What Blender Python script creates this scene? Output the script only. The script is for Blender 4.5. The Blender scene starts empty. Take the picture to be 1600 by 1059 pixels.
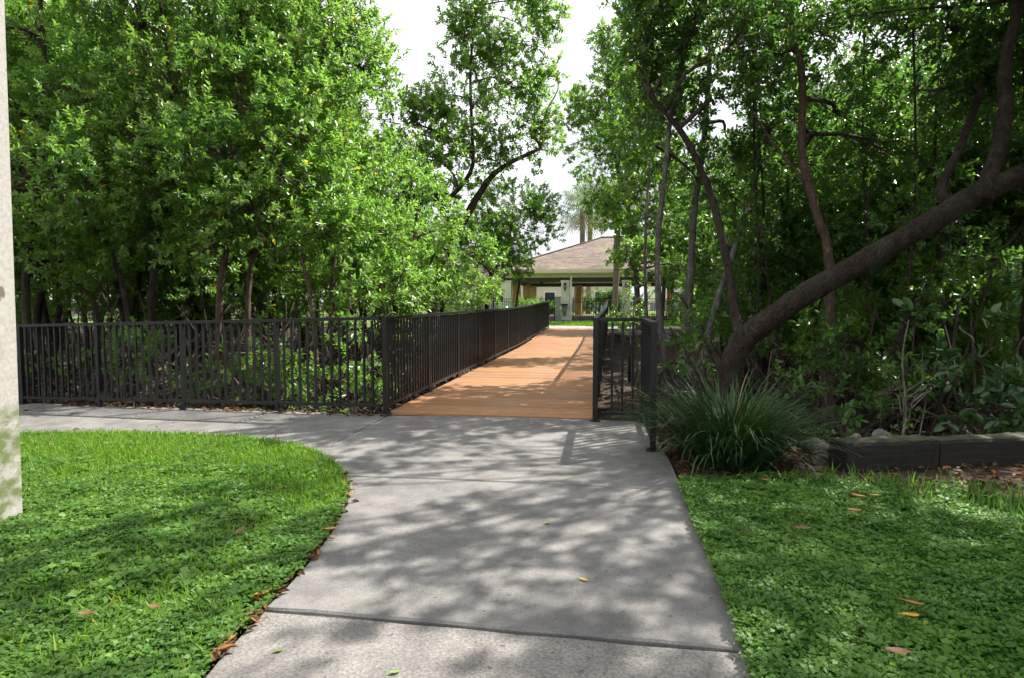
import bpy, math, random
import numpy as np
from mathutils import Vector, Matrix

random.seed(7)
rng = np.random.default_rng(11)
SC = bpy.context.scene
COL = SC.collection
R = math.radians

# ------------------------------------------------------------------ camera
EYE, FPX = 1.3, 950.0
PITCH = math.atan(59.5 / FPX)
YAW = math.atan(156.0 * math.cos(PITCH) / FPX)          # camera looks left of the footbridge axis (+Y)
cam = bpy.data.cameras.new('camera')
cam.lens = 36.0 * FPX / 1600.0
cam.sensor_width = 36.0
cam.clip_start = 0.05
cam.clip_end = 1500
cam_o = bpy.data.objects.new('camera', cam)
cam_o.location = (0, 0, EYE)
cam_o.rotation_euler = (math.pi / 2 - PITCH, 0, YAW)
COL.objects.link(cam_o)
SC.camera = cam_o

# ------------------------------------------------------------------ sky, sun, exposure
SUN_DIR = Vector((0.66, 0.50, 1.0)).normalized()        # towards the sun
SUN_EL = math.asin(SUN_DIR.z)
SUN_AZ = math.atan2(SUN_DIR.x, SUN_DIR.y)
wd = bpy.data.worlds.new('World')
SC.world = wd
wd.use_nodes = True
nt = wd.node_tree
nt.nodes.clear()
w_out = nt.nodes.new('ShaderNodeOutputWorld')
w_bg = nt.nodes.new('ShaderNodeBackground')
w_bg.inputs['Strength'].default_value = 0.052
w_sky = nt.nodes.new('ShaderNodeTexSky')
w_sky.sky_type = 'NISHITA'
w_sky.sun_disc = False
w_sky.sun_elevation = SUN_EL
w_sky.sun_rotation = SUN_AZ
w_sky.air_density = 1.0
w_sky.dust_density = 3.0
w_tc = nt.nodes.new('ShaderNodeTexCoord')
w_no = nt.nodes.new('ShaderNodeTexNoise')
w_no.inputs['Scale'].default_value = 2.2
w_no.inputs['Detail'].default_value = 7
w_cr = nt.nodes.new('ShaderNodeValToRGB')
w_cr.color_ramp.elements[0].position = 0.30
w_cr.color_ramp.elements[0].color = (0.30, 0.30, 0.30, 1)
w_cr.color_ramp.elements[1].position = 0.50
w_cr.color_ramp.elements[1].color = (0.95, 0.95, 0.95, 1)
w_mx = nt.nodes.new('ShaderNodeMixRGB')
w_mx.inputs['Color2'].default_value = (13.0, 13.2, 13.5, 1)   # bright thin cloud veil
nt.links.new(w_tc.outputs['Generated'], w_no.inputs['Vector'])
nt.links.new(w_no.outputs['Fac'], w_cr.inputs['Fac'])
nt.links.new(w_cr.outputs['Color'], w_mx.inputs['Fac'])
nt.links.new(w_sky.outputs['Color'], w_mx.inputs['Color1'])
nt.links.new(w_mx.outputs['Color'], w_bg.inputs['Color'])
nt.links.new(w_bg.outputs['Background'], w_out.inputs['Surface'])

sun = bpy.data.lights.new('sun', 'SUN')
sun.energy = 5.0
sun.angle = R(0.55)
sun.color = (1.0, 0.95, 0.86)
sun_o = bpy.data.objects.new('sun', sun)
sun_o.rotation_euler = SUN_DIR.to_track_quat('Z', 'Y').to_euler()
sun_o.location = SUN_DIR * 60
COL.objects.link(sun_o)

SC.view_settings.view_transform = 'Standard'
SC.view_settings.look = 'None'
SC.view_settings.exposure = 1.12
SC.view_settings.gamma = 1.0
SC.view_settings.use_curve_mapping = False
SC.render.engine = 'CYCLES'
SC.cycles.use_denoising = True
SC.cycles.use_adaptive_sampling = True
SC.cycles.adaptive_threshold = 0.03
SC.cycles.debug_use_spatial_splits = True
SC.cycles.max_bounces = 5
SC.cycles.diffuse_bounces = 3
SC.cycles.glossy_bounces = 2
SC.cycles.transmission_bounces = 4
SC.cycles.transparent_max_bounces = 4
SC.cycles.caustics_reflective = False
SC.cycles.caustics_refractive = False
SC.cycles.sample_clamp_indirect = 4.0

# ------------------------------------------------------------------ measuring helpers
_f = Vector((-math.sin(YAW) * math.cos(PITCH), math.cos(YAW) * math.cos(PITCH), -math.sin(PITCH)))
_r = Vector((math.cos(YAW), math.sin(YAW), 0))
_u = _r.cross(_f)
_c = Vector((0, 0, EYE))

def ray(px, py):
    return _f + _r * ((px - 800) / FPX) + _u * ((529.5 - py) / FPX)

def at(px, py, d):
    """point at forward distance d along a line of sight read off the photograph"""
    return _c + ray(px, py) * d

def gz(x, y):
    """the walks and lawns fall gently away to the left"""
    return -0.022 * max(0.0, -x - 1.2)

def G(px, py, z=0.0):
    q = ray(px, py)
    t = (z - EYE) / q.z
    p = _c + q * t
    for _ in range(4):
        zz = z + gz(p.x, p.y)
        t = (zz - EYE) / q.z
        p = _c + q * t
    return p

# ------------------------------------------------------------------ object helpers
def tag(o, label=None, cat=None, group=None, kind=None):
    if label: o['label'] = label
    if cat: o['category'] = cat
    if group: o['group'] = group
    if kind: o['kind'] = kind
    return o

def link(name, me, mat=None, parent=None, loc=None):
    o = bpy.data.objects.new(name, me)
    COL.objects.link(o)
    if mat is not None and me is not None and not me.materials:
        me.materials.append(mat)
    if parent is not None: o.parent = parent
    if loc is not None: o.location = loc
    return o

def empty(name, loc=(0, 0, 0), rz=0.0):
    o = bpy.data.objects.new(name, None)
    o.empty_display_size = 0.2
    COL.objects.link(o)
    o.location = loc
    o.rotation_euler = (0, 0, rz)
    return o

def copy_tree(o, parent=None):
    c = o.copy()
    COL.objects.link(c)
    c.parent = parent
    for ch in list(o.children):
        copy_tree(ch, c)
    return c

def np_mesh(name, verts, faces, rnd=None, smooth=False):
    """faces: int array (n,k), all with the same corner count"""
    me = bpy.data.meshes.new(name)
    verts = np.asarray(verts, dtype=np.float32)
    faces = np.asarray(faces, dtype=np.int32)
    n, k = faces.shape
    me.vertices.add(len(verts)); me.vertices.foreach_set('co', verts.ravel())
    me.loops.add(n * k); me.loops.foreach_set('vertex_index', faces.ravel())
    me.polygons.add(n)
    me.polygons.foreach_set('loop_start', np.arange(0, n * k, k, dtype=np.int32))
    me.polygons.foreach_set('loop_total', np.full(n, k, dtype=np.int32))
    if smooth:
        me.polygons.foreach_set('use_smooth', np.ones(n, dtype=bool))
    if rnd is not None:
        a = me.attributes.new('rnd', 'FLOAT', 'FACE')
        a.data.foreach_set('value', np.asarray(rnd, dtype=np.float32))
    me.update(calc_edges=True)
    return me

class MB:
    def __init__(s):
        s.v = []; s.f = []; s.sm = []
    def box(s, c, size, rot=None, taper=1.0, shear=(0, 0)):
        b = len(s.v); hx, hy, hz = size[0] / 2, size[1] / 2, size[2] / 2
        c = Vector(c)
        for z in (-1, 1):
            k = taper if z > 0 else 1.0
            for x, y in ((-1, -1), (1, -1), (1, 1), (-1, 1)):
                p = Vector((x * hx * k + (shear[0] if z > 0 else 0), y * hy * k + (shear[1] if z > 0 else 0), z * hz))
                if rot is not None: p = rot @ p
                s.v.append(c + p)
        for q in ((0, 3, 2, 1), (4, 5, 6, 7), (0, 1, 5, 4), (1, 2, 6, 5), (2, 3, 7, 6), (3, 0, 4, 7)):
            s.f.append([b + i for i in q]); s.sm.append(False)
        return s
    def bar(s, a, b, w, h):
        """box beam from a to b, w wide, h tall (upright cross-section)"""
        a = Vector(a); b = Vector(b); d = (b - a).normalized()
        side = d.cross(Vector((0, 0, 1)))
        if side.length < 1e-4: side = Vector((1, 0, 0))
        side.normalize(); up = side.cross(d)
        k = len(s.v)
        for p in (a, b):
            for x, y in ((-1, -1), (1, -1), (1, 1), (-1, 1)):
                s.v.append(p + side * (x * w / 2) + up * (y * h / 2))
        for q in ((0, 1, 2, 3), (7, 6, 5, 4), (0, 4, 5, 1), (1, 5, 6, 2), (2, 6, 7, 3), (3, 7, 4, 0)):
            s.f.append([k + i for i in q]); s.sm.append(False)
        return s
    def tube(s, pts, rad, n=6, cap=True, wob=0.0, rnd=random):
        pts = [Vector(p) for p in pts]
        m = len(pts); k = len(s.v)
        t0 = (pts[1] - pts[0]).normalized()
        ref = Vector((0, 0, 1)) if abs(t0.z) < 0.9 else Vector((1, 0, 0))
        nx = t0.cross(ref).normalized()
        for i, p in enumerate(pts):
            t = (pts[min(i + 1, m - 1)] - pts[max(i - 1, 0)]).normalized()
            nx = (nx - t * nx.dot(t)).normalized()
            ny = t.cross(nx)
            r = rad[i] if hasattr(rad, '__len__') else rad
            for j in range(n):
                a = 2 * math.pi * j / n
                rr = r * (1 + (rnd.uniform(-wob, wob) if wob else 0))
                s.v.append(p + (nx * math.cos(a) + ny * math.sin(a)) * rr)
        for i in range(m - 1):
            for j in range(n):
                a = k + i * n + j; b = k + i * n + (j + 1) % n
                s.f.append([a, b, b + n, a + n]); s.sm.append(n > 4)
        if cap:
            s.f.append([k + j for j in range(n)][::-1]); s.sm.append(False)
            s.f.append([k + (m - 1) * n + j for j in range(n)]); s.sm.append(False)
        return s
    def poly(s, pts, flip=False):
        k = len(s.v); s.v += [Vector(p) for p in pts]
        q = list(range(k, k + len(pts)))
        s.f.append(q[::-1] if flip else q); s.sm.append(False)
        return s
    def prism(s, pts, z0, z1):
        """vertical prism; pts is a list of (x,y,zoff) counter-clockwise"""
        k = len(s.v); n = len(pts)
        for p in pts: s.v.append(Vector((p[0], p[1], p[2] + z0)))
        for p in pts: s.v.append(Vector((p[0], p[1], p[2] + z1)))
        s.f.append(list(range(k + n, k + 2 * n))); s.sm.append(False)
        s.f.append(list(range(k, k + n))[::-1]); s.sm.append(False)
        for i in range(n):
            j = (i + 1) % n
            s.f.append([k + i, k + j, k + n + j, k + n + i]); s.sm.append(False)
        return s
    def lathe(s, prof, n=12, c=(0, 0, 0)):
        k = len(s.v); c = Vector(c)
        for r, z in prof:
            for j in range(n):
                a = 2 * math.pi * j / n
                s.v.append(c + Vector((r * math.cos(a), r * math.sin(a), z)))
        for i in range(len(prof) - 1):
            for j in range(n):
                a = k + i * n + j; b = k + i * n + (j + 1) % n
                s.f.append([a, b, b + n, a + n]); s.sm.append(True)
        s.f.append([k + j for j in range(n)][::-1]); s.sm.append(False)
        s.f.append([k + (len(prof) - 1) * n + j for j in range(n)]); s.sm.append(False)
        return s
    def mesh(s, name):
        me = bpy.data.meshes.new(name)
        me.from_pydata([tuple(p) for p in s.v], [], s.f)
        if s.sm: me.polygons.foreach_set('use_smooth', s.sm)
        me.update()
        return me
    def build(s, name, mat, parent=None, loc=None):
        return link(name, s.mesh(name), mat, parent, loc)

# ------------------------------------------------------------------ materials
def mat_new(name):
    m = bpy.data.materials.new(name); m.use_nodes = True
    n = m.node_tree.nodes; l = m.node_tree.links
    b = n['Principled BSDF']
    return m, n, l, b

def ramp(n, stops):
    c = n.new('ShaderNodeValToRGB'); e = c.color_ramp.elements
    e[0].position, e[0].color = stops[0][0], (*stops[0][1], 1)
    e[1].position, e[1].color = stops[-1][0], (*stops[-1][1], 1)
    for p, q in stops[1:-1]:
        x = e.new(p); x.color = (*q, 1)
    return c

def noise(n, l, scale, detail=4, rough=0.6, coord='Object', stretch=None):
    tc = n.new('ShaderNodeTexCoord'); t = n.new('ShaderNodeTexNoise')
    t.inputs['Scale'].default_value = scale; t.inputs['Detail'].default_value = detail
    t.inputs['Roughness'].default_value = rough
    src = n.new('ShaderNodeNewGeometry').outputs['Position'] if coord == 'World' else tc.outputs[coord]
    if stretch:
        mp = n.new('ShaderNodeMapping'); mp.inputs['Scale'].default_value = stretch
        l.new(src, mp.inputs['Vector']); l.new(mp.outputs['Vector'], t.inputs['Vector'])
    else:
        l.new(src, t.inputs['Vector'])
    return t

def mixc(n, l, fac, a, b, mode='MIX'):
    m = n.new('ShaderNodeMixRGB'); m.blend_type = mode
    for s, v in (('Fac', fac), ('Color1', a), ('Color2', b)):
        if isinstance(v, (int, float)): m.inputs[s].default_value = v
        elif isinstance(v, tuple): m.inputs[s].default_value = (*v, 1)
        else: l.new(v, m.inputs[s])
    return m.outputs['Color']

def bump(n, l, b, h, strength=0.4, dist=0.01):
    x = n.new('ShaderNodeBump'); x.inputs['Strength'].default_value = strength
    x.inputs['Distance'].default_value = dist
    l.new(h, x.inputs['Height']); l.new(x.outputs['Normal'], b.inputs['Normal'])

def simple(name, col, rough=0.6, scale=8, var=0.25, bmp=0.2, dist=0.004, metal=0.0, spec=0.5, stretch=None):
    m, n, l, b = mat_new(name)
    t = noise(n, l, scale, 6, 0.65, stretch=stretch)
    lo = tuple(c * (1 - var) for c in col); hi = tuple(min(1, c * (1 + var)) for c in col)
    r = ramp(n, [(0.3, lo), (0.7, hi)])
    l.new(t.outputs['Fac'], r.inputs['Fac']); l.new(r.outputs['Color'], b.inputs['Base Color'])
    b.inputs['Roughness'].default_value = rough; b.inputs['Metallic'].default_value = metal
    b.inputs['Specular IOR Level'].default_value = spec
    if bmp: bump(n, l, b, t.outputs['Fac'], bmp, dist)
    return m

def leaf_mat(name, stops, rough=0.33, trans=0.42, tcol=(1.0, 1.12, 0.60), spec=0.55):
    m, n, l, b = mat_new(name)
    at_ = n.new('ShaderNodeAttribute'); at_.attribute_name = 'rnd'
    oi = n.new('ShaderNodeObjectInfo')
    r = ramp(n, stops)
    l.new(at_.outputs['Fac'], r.inputs['Fac'])
    h = n.new('ShaderNodeHueSaturation')
    mr = n.new('ShaderNodeMapRange')
    mr.inputs['To Min'].default_value = 0.85; mr.inputs['To Max'].default_value = 1.15
    l.new(oi.outputs['Random'], mr.inputs['Value']); l.new(mr.outputs['Result'], h.inputs['Value'])
    l.new(r.outputs['Color'], h.inputs['Color'])
    l.new(h.outputs['Color'], b.inputs['Base Color'])
    b.inputs['Roughness'].default_value = rough
    b.inputs['Specular IOR Level'].default_value = spec
    tr = n.new('ShaderNodeBsdfTranslucent')
    l.new(mixc(n, l, 1.0, h.outputs['Color'], tuple(2.0 * c for c in tcol), 'MULTIPLY'), tr.inputs['Color'])
    mx = n.new('ShaderNodeMixShader'); mx.inputs['Fac'].default_value = trans
    l.new(b.outputs['BSDF'], mx.inputs[1]); l.new(tr.outputs['BSDF'], mx.inputs[2])
    l.new(mx.outputs['Shader'], n['Material Output'].inputs['Surface'])
    return m

GREEN = [(0.0, (0.042, 0.088, 0.018)), (0.45, (0.090, 0.172, 0.032)), (0.85, (0.148, 0.250, 0.052)),
         (0.975, (0.16, 0.25, 0.05)), (0.982, (0.42, 0.30, 0.03)), (1.0, (0.45, 0.20, 0.02))]
M = {}
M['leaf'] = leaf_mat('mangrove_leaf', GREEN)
M['leaf_light'] = leaf_mat('young_sunlit_mangrove_leaf', [(0.0, (0.058, 0.112, 0.026)), (0.45, (0.112, 0.200, 0.044)), (0.85, (0.170, 0.275, 0.070)), (0.975, (0.22, 0.31, 0.06)), (0.982, (0.42, 0.30, 0.03)), (1.0, (0.45, 0.20, 0.02))], trans=0.54)  # lighter leaf, with sunlit and hazy brightness also put into its colour
M['leaf_dark'] = leaf_mat('shaded_mangrove_leaf', [(0.0, (0.028, 0.066, 0.016)), (0.5, (0.058, 0.122, 0.026)), (0.9, (0.105, 0.190, 0.042)), (0.985, (0.14, 0.22, 0.05)), (1.0, (0.35, 0.22, 0.03))], rough=0.30)  # darker copy of the leaf, with the woodland shade put into its colour
M['broad'] = leaf_mat('broad_glossy_leaf', [(0.0, (0.018, 0.05, 0.018)), (0.6, (0.03, 0.08, 0.022)), (1.0, (0.06, 0.12, 0.03))], rough=0.25, trans=0.2)
M['grass'] = leaf_mat('lawn_blade', [(0.0, (0.06, 0.13, 0.015)), (0.6, (0.13, 0.25, 0.025)), (0.93, (0.20, 0.31, 0.040)), (1.0, (0.30, 0.27, 0.08))], rough=0.5, trans=0.35, spec=0.3)
M['cover'] = leaf_mat('ground_cover_leaf', [(0.0, (0.034, 0.088, 0.015)), (0.6, (0.080, 0.170, 0.026)), (1.0, (0.155, 0.260, 0.045))], rough=0.5, trans=0.3, spec=0.3)
M['strap'] = leaf_mat('strap_leaf', [(0.0, (0.016, 0.044, 0.013)), (0.6, (0.032, 0.080, 0.022)), (0.95, (0.065, 0.125, 0.032)), (1.0, (0.20, 0.16, 0.06))], rough=0.5, trans=0.12, spec=0.25)
M['palm'] = leaf_mat('palm_frond', [(0.0, (0.05, 0.09, 0.035)), (0.7, (0.09, 0.14, 0.05)), (1.0, (0.22, 0.18, 0.09))], rough=0.5, trans=0.25)
M['litter'] = leaf_mat('fallen_leaf', [(0.0, (0.05, 0.028, 0.015)), (0.4, (0.12, 0.065, 0.03)), (0.75, (0.22, 0.12, 0.05)), (0.92, (0.38, 0.14, 0.03)), (1.0, (0.45, 0.28, 0.06))], rough=0.6, trans=0.1, tcol=(1, 0.8, 0.5), spec=0.25)

def bark(name, lo, hi, sc=9.0, patch=None):
    m, n, l, b = mat_new(name)
    t = noise(n, l, sc, 8, 0.7, stretch=(1, 1, 0.35))
    t2 = noise(n, l, 2.2, 3, 0.5)
    r = ramp(n, [(0.3, lo), (0.72, hi)])
    l.new(t.outputs['Fac'], r.inputs['Fac'])
    col = r.outputs['Color']
    if patch:
        r2 = ramp(n, [(0.52, (0, 0, 0)), (0.62, (1, 1, 1))]); l.new(t2.outputs['Fac'], r2.inputs['Fac'])
        col = mixc(n, l, r2.outputs['Color'], col, patch)
    l.new(col, b.inputs['Base Color']); b.inputs['Roughness'].default_value = 0.85
    b.inputs['Specular IOR Level'].default_value = 0.2
    tc = n.new('ShaderNodeTexCoord'); vo = n.new('ShaderNodeTexVoronoi'); vo.feature = 'DISTANCE_TO_EDGE'; vo.inputs['Scale'].default_value = sc * 3.2
    mp = n.new('ShaderNodeMapping'); mp.inputs['Scale'].default_value = (1, 1, 0.4)
    wv = mixc(n, l, 0.12, tc.outputs['Object'], t.outputs['Color'], 'ADD')
    l.new(wv, mp.inputs['Vector']); l.new(mp.outputs['Vector'], vo.inputs['Vector'])
    vr = ramp(n, [(0.0, (0.35, 0.35, 0.35)), (0.14, (1, 1, 1))]); l.new(vo.outputs['Distance'], vr.inputs['Fac'])
    l.new(mixc(n, l, 0.55, col, vr.outputs['Color'], 'MULTIPLY'), b.inputs['Base Color'])
    bump(n, l, b, mixc(n, l, 0.7, t.outputs['Color'], vr.outputs['Color'], 'MULTIPLY'), 1.0, 0.03)
    return m
M['bark_brown'] = bark('brown_bark', (0.022, 0.016, 0.012), (0.095, 0.070, 0.052), 16, (0.075, 0.066, 0.052))
M['bark_grey'] = bark('grey_bark', (0.065, 0.06, 0.052), (0.185, 0.175, 0.155), 12, (0.21, 0.205, 0.185))
M['bark_red'] = bark('reddish_bark', (0.07, 0.045, 0.032), (0.20, 0.14, 0.105), 12)
M['twig'] = bark('dry_twig', (0.055, 0.042, 0.033), (0.20, 0.16, 0.125), 14)
M['twig_pale'] = bark('pale_dead_twig', (0.15, 0.135, 0.115), (0.30, 0.27, 0.23), 14)

def railing_mat():
    m, n, l, b = mat_new('black_railing_paint')
    t = noise(n, l, 30, 5, 0.7); t2 = noise(n, l, 3, 4, 0.6)
    r = ramp(n, [(0.35, (0.006, 0.006, 0.0075)), (0.75, (0.014, 0.0135, 0.015))]); l.new(t2.outputs['Fac'], r.inputs['Fac'])
    l.new(r.outputs['Color'], b.inputs['Base Color'])
    rr = n.new('ShaderNodeMapRange'); rr.inputs['To Min'].default_value = 0.32; rr.inputs['To Max'].default_value = 0.55
    l.new(t.outputs['Fac'], rr.inputs['Value']); l.new(rr.outputs['Result'], b.inputs['Roughness'])
    b.inputs['Specular IOR Level'].default_value = 0.35
    bump(n, l, b, t.outputs['Fac'], 0.08, 0.002)
    return m
M['rail'] = railing_mat()

def concrete(name, base, agg, aggscale, rough, stain=0.35):
    m, n, l, b = mat_new(name)
    big = noise(n, l, 0.9, 6, 0.65, coord='Object'); mid = noise(n, l, 6, 8, 0.7); fine = noise(n, l, aggscale, 3, 0.8)
    tc = n.new('ShaderNodeTexCoord'); vo = n.new('ShaderNodeTexVoronoi'); vo.inputs['Scale'].default_value = aggscale * 0.75
    l.new(tc.outputs['Object'], vo.inputs['Vector'])
    r = ramp(n, [(0.25, tuple(c * (1 - stain) for c in base)), (0.75, tuple(c * (1 + stain * 0.5) for c in base))])
    l.new(big.outputs['Fac'], r.inputs['Fac'])
    c = mixc(n, l, 0.35, r.outputs['Color'], mixc(n, l, mid.outputs['Fac'], (0.10, 0.10, 0.10), (0.46, 0.44, 0.415)), 'MIX')
    rf = ramp(n, [(0.35, (0.35, 0.35, 0.36)), (0.60, (1.15, 1.13, 1.10))]); l.new(fine.outputs['Fac'], rf.inputs['Fac'])
    c = mixc(n, l, agg, c, rf.outputs['Color'], 'MULTIPLY')
    vr = ramp(n, [(0.05, (1, 1, 1)), (0.22, (0, 0, 0))]); l.new(vo.outputs['Distance'], vr.inputs['Fac'])
    vm = n.new('ShaderNodeMath'); vm.operation = 'MULTIPLY'; vm.inputs[1].default_value = agg * 0.45
    l.new(vr.outputs['Color'], vm.inputs[0])
    c = mixc(n, l, vm.outputs[0], c, (0.60, 0.58, 0.54))
    st = noise(n, l, 2.3, 9, 0.72); sr = ramp(n, [(0.42, (0.62, 0.61, 0.62)), (0.60, (1.06, 1.05, 1.04))]); l.new(st.outputs['Fac'], sr.inputs['Fac'])
    c = mixc(n, l, 0.75, c, sr.outputs['Color'], 'MULTIPLY')
    sp = noise(n, l, 26, 2, 0.4); spr = ramp(n, [(0.70, (1, 1, 1)), (0.76, (0.35, 0.33, 0.30))]); l.new(sp.outputs['Fac'], spr.inputs['Fac'])
    c = mixc(n, l, 0.7, c, spr.outputs['Color'], 'MULTIPLY')
    al = noise(n, l, 1.5, 6, 0.65); alr = ramp(n, [(0.58, (0, 0, 0)), (0.75, (0.30, 0.30, 0.30))]); l.new(al.outputs['Fac'], alr.inputs['Fac'])
    c = mixc(n, l, alr.outputs['Color'], c, (0.17, 0.19, 0.10))
    l.new(c, b.inputs['Base Color']); b.inputs['Roughness'].default_value = rough
    b.inputs['Specular IOR Level'].default_value = 0.25
    bump(n, l, b, fine.outputs['Fac'], 0.35 + agg * 0.4, 0.004)
    return m
M['conc'] = concrete('worn_grey_concrete', (0.182, 0.178, 0.178), 0.40, 95, 0.85)
M['conc_rough'] = concrete('rough_pale_concrete', (0.255, 0.245, 0.232), 0.70, 75, 0.9)
M['conc_pale'] = concrete('pale_walk_concrete', (0.42, 0.41, 0.39), 0.25, 80, 0.85, 0.2)

def pole_mat():
    m, n, l, b = mat_new('mossy_pole_concrete')
    fine = noise(n, l, 40, 5, 0.7); pit = noise(n, l, 9, 2, 0.4)
    moss = noise(n, l, 3.2, 5, 0.6, stretch=(1, 1, 1.6))
    geo = n.new('ShaderNodeNewGeometry'); sx = n.new('ShaderNodeSeparateXYZ')
    l.new(geo.outputs['Position'], sx.inputs['Vector'])
    r = ramp(n, [(0.3, (0.27, 0.258, 0.245)), (0.7, (0.41, 0.392, 0.372))]); l.new(fine.outputs['Fac'], r.inputs['Fac'])
    rp = ramp(n, [(0.70, (0, 0, 0)), (0.74, (1, 1, 1))]); l.new(pit.outputs['Fac'], rp.inputs['Fac'])
    c = mixc(n, l, rp.outputs['Color'], r.outputs['Color'], (0.12, 0.10, 0.09))
    # algae grows on the damp lowest metre
    hm = n.new('ShaderNodeMapRange'); hm.inputs['From Min'].default_value = 0.72; hm.inputs['From Max'].default_value = 0.60
    hm.inputs['To Min'].default_value = 0.0; hm.inputs['To Max'].default_value = 0.9; hm.clamp = True
    l.new(sx.outputs['Z'], hm.inputs['Value'])
    rm = ramp(n, [(0.44, (0, 0, 0)), (0.56, (1, 1, 1))]); l.new(moss.outputs['Fac'], rm.inputs['Fac'])
    mm = n.new('ShaderNodeMath'); mm.operation = 'MULTIPLY'
    l.new(hm.outputs['Result'], mm.inputs[0]); l.new(rm.outputs['Color'], mm.inputs[1])
    c = mixc(n, l, mm.outputs[0], c, (0.085, 0.115, 0.02))
    l.new(c, b.inputs['Base Color']); b.inputs['Roughness'].default_value = 0.85
    bump(n, l, b, fine.outputs['Fac'], 0.3, 0.004)
    return m
M['pole'] = pole_mat()

def deck_mat():
    m, n, l, b = mat_new('orange_stained_deck_board')
    g = noise(n, l, 5, 8, 0.7, coord='World', stretch=(0.6, 9, 9))
    oi = n.new('ShaderNodeObjectInfo')
    r = ramp(n, [(0.25, (0.25, 0.112, 0.042)), (0.75, (0.40, 0.195, 0.083))]); l.new(g.outputs['Fac'], r.inputs['Fac'])
    h = n.new('ShaderNodeHueSaturation'); mr = n.new('ShaderNodeMapRange')
    mr.inputs['To Min'].default_value = 0.78; mr.inputs['To Max'].default_value = 1.12
    l.new(oi.outputs['Random'], mr.inputs['Value']); l.new(mr.outputs['Result'], h.inputs['Value'])
    wn = noise(n, l, 1.1, 6, 0.7, coord='World'); wr = ramp(n, [(0.45, (0, 0, 0)), (0.75, (0.55, 0.55, 0.55))]); l.new(wn.outputs['Fac'], wr.inputs['Fac'])
    l.new(r.outputs['Color'], h.inputs['Color'])
    l.new(mixc(n, l, wr.outputs['Color'], h.outputs['Color'], (0.33, 0.22, 0.15)), b.inputs['Base Color'])
    b.inputs['Roughness'].default_value = 0.65
    bump(n, l, b, g.outputs['Fac'], 0.3, 0.003)
    return m
M['deck'] = deck_mat()
M['soil'] = simple('dark_bed_soil', (0.075, 0.055, 0.040), 0.95, 12, 0.5, 0.8, 0.03, spec=0.1)
M['mud'] = simple('mangrove_mud', (0.055, 0.042, 0.032), 0.9, 3, 0.5, 0.8, 0.05, spec=0.2)
M['lawnsoil'] = simple('soil_under_lawn', (0.030, 0.045, 0.016), 0.95, 14, 0.5, 0.7, 0.02, spec=0.1)
M['farlawn'] = simple('far_lawn', (0.115, 0.17, 0.045), 0.9, 4, 0.4, 0.6, 0.05, spec=0.1)
def timber_mat():
    m, n, l, b = mat_new('creosoted_timber')
    g = noise(n, l, 5, 8, 0.75, stretch=(0.5, 7, 7)); mo = noise(n, l, 7, 6, 0.7)
    r = ramp(n, [(0.3, (0.007, 0.0065, 0.006)), (0.75, (0.028, 0.024, 0.021))]); l.new(g.outputs['Fac'], r.inputs['Fac'])
    geo = n.new('ShaderNodeNewGeometry'); sx = n.new('ShaderNodeSeparateXYZ'); l.new(geo.outputs['Normal'], sx.inputs['Vector'])
    up = ramp(n, [(0.6, (0, 0, 0)), (0.9, (1, 1, 1))]); l.new(sx.outputs['Z'], up.inputs['Fac'])
    mr = ramp(n, [(0.35, (0, 0, 0)), (0.6, (1, 1, 1))]); l.new(mo.outputs['Fac'], mr.inputs['Fac'])
    fac = mixc(n, l, 1.0, up.outputs['Color'], mr.outputs['Color'], 'MULTIPLY')
    c = mixc(n, l, fac, r.outputs['Color'], (0.10, 0.11, 0.05))      # lichen on the weathered top face
    l.new(c, b.inputs['Base Color']); b.inputs['Roughness'].default_value = 0.85
    bump(n, l, b, g.outputs['Fac'], 1.0, 0.02)
    return m
M['timber'] = timber_mat()
M['rock'] = simple('pale_lichened_rock', (0.17, 0.165, 0.145), 0.9, 7, 0.6, 0.9, 0.03, spec=0.2)
M['cream'] = simple('cream_column_paint', (0.76, 0.75, 0.66), 0.7, 3, 0.08, 0.1)
M['tan'] = simple('tan_column_paint', (0.50, 0.33, 0.14), 0.7, 3, 0.1, 0.1)
M['trim'] = simple('cream_fascia_paint', (0.82, 0.72, 0.55), 0.6, 3, 0.08, 0.1)
M['beam'] = simple('dark_olive_beam', (0.055, 0.055, 0.040), 0.7, 3, 0.2, 0.1)
M['white'] = simple('white_paint', (0.78, 0.78, 0.76), 0.5, 4, 0.05, 0.05)
M['pink'] = simple('pale_pink_stucco', (0.62, 0.52, 0.47), 0.85, 6, 0.08, 0.3)
M['greywall'] = simple('grey_stucco', (0.24, 0.25, 0.27), 0.85, 6, 0.1, 0.3)
M['red'] = simple('red_sign_enamel', (0.45, 0.012, 0.018), 0.4, 5, 0.08, 0.05)
M['black'] = simple('black_iron', (0.012, 0.012, 0.013), 0.45, 10, 0.2, 0.1)
M['fanwood'] = simple('brown_fan_blade', (0.13, 0.05, 0.025), 0.5, 8, 0.25, 0.1)
def glass_mat(name, col):
    m, n, l, b = mat_new(name)
    b.inputs['Base Color'].default_value = (*col, 1); b.inputs['Roughness'].default_value = 0.08
    b.inputs['Specular IOR Level'].default_value = 0.8
    return m
M['glass'] = glass_mat('dark_window_glass', (0.03, 0.04, 0.05))
M['frost'] = glass_mat('frosted_lantern_glass', (0.35, 0.35, 0.32))
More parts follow.
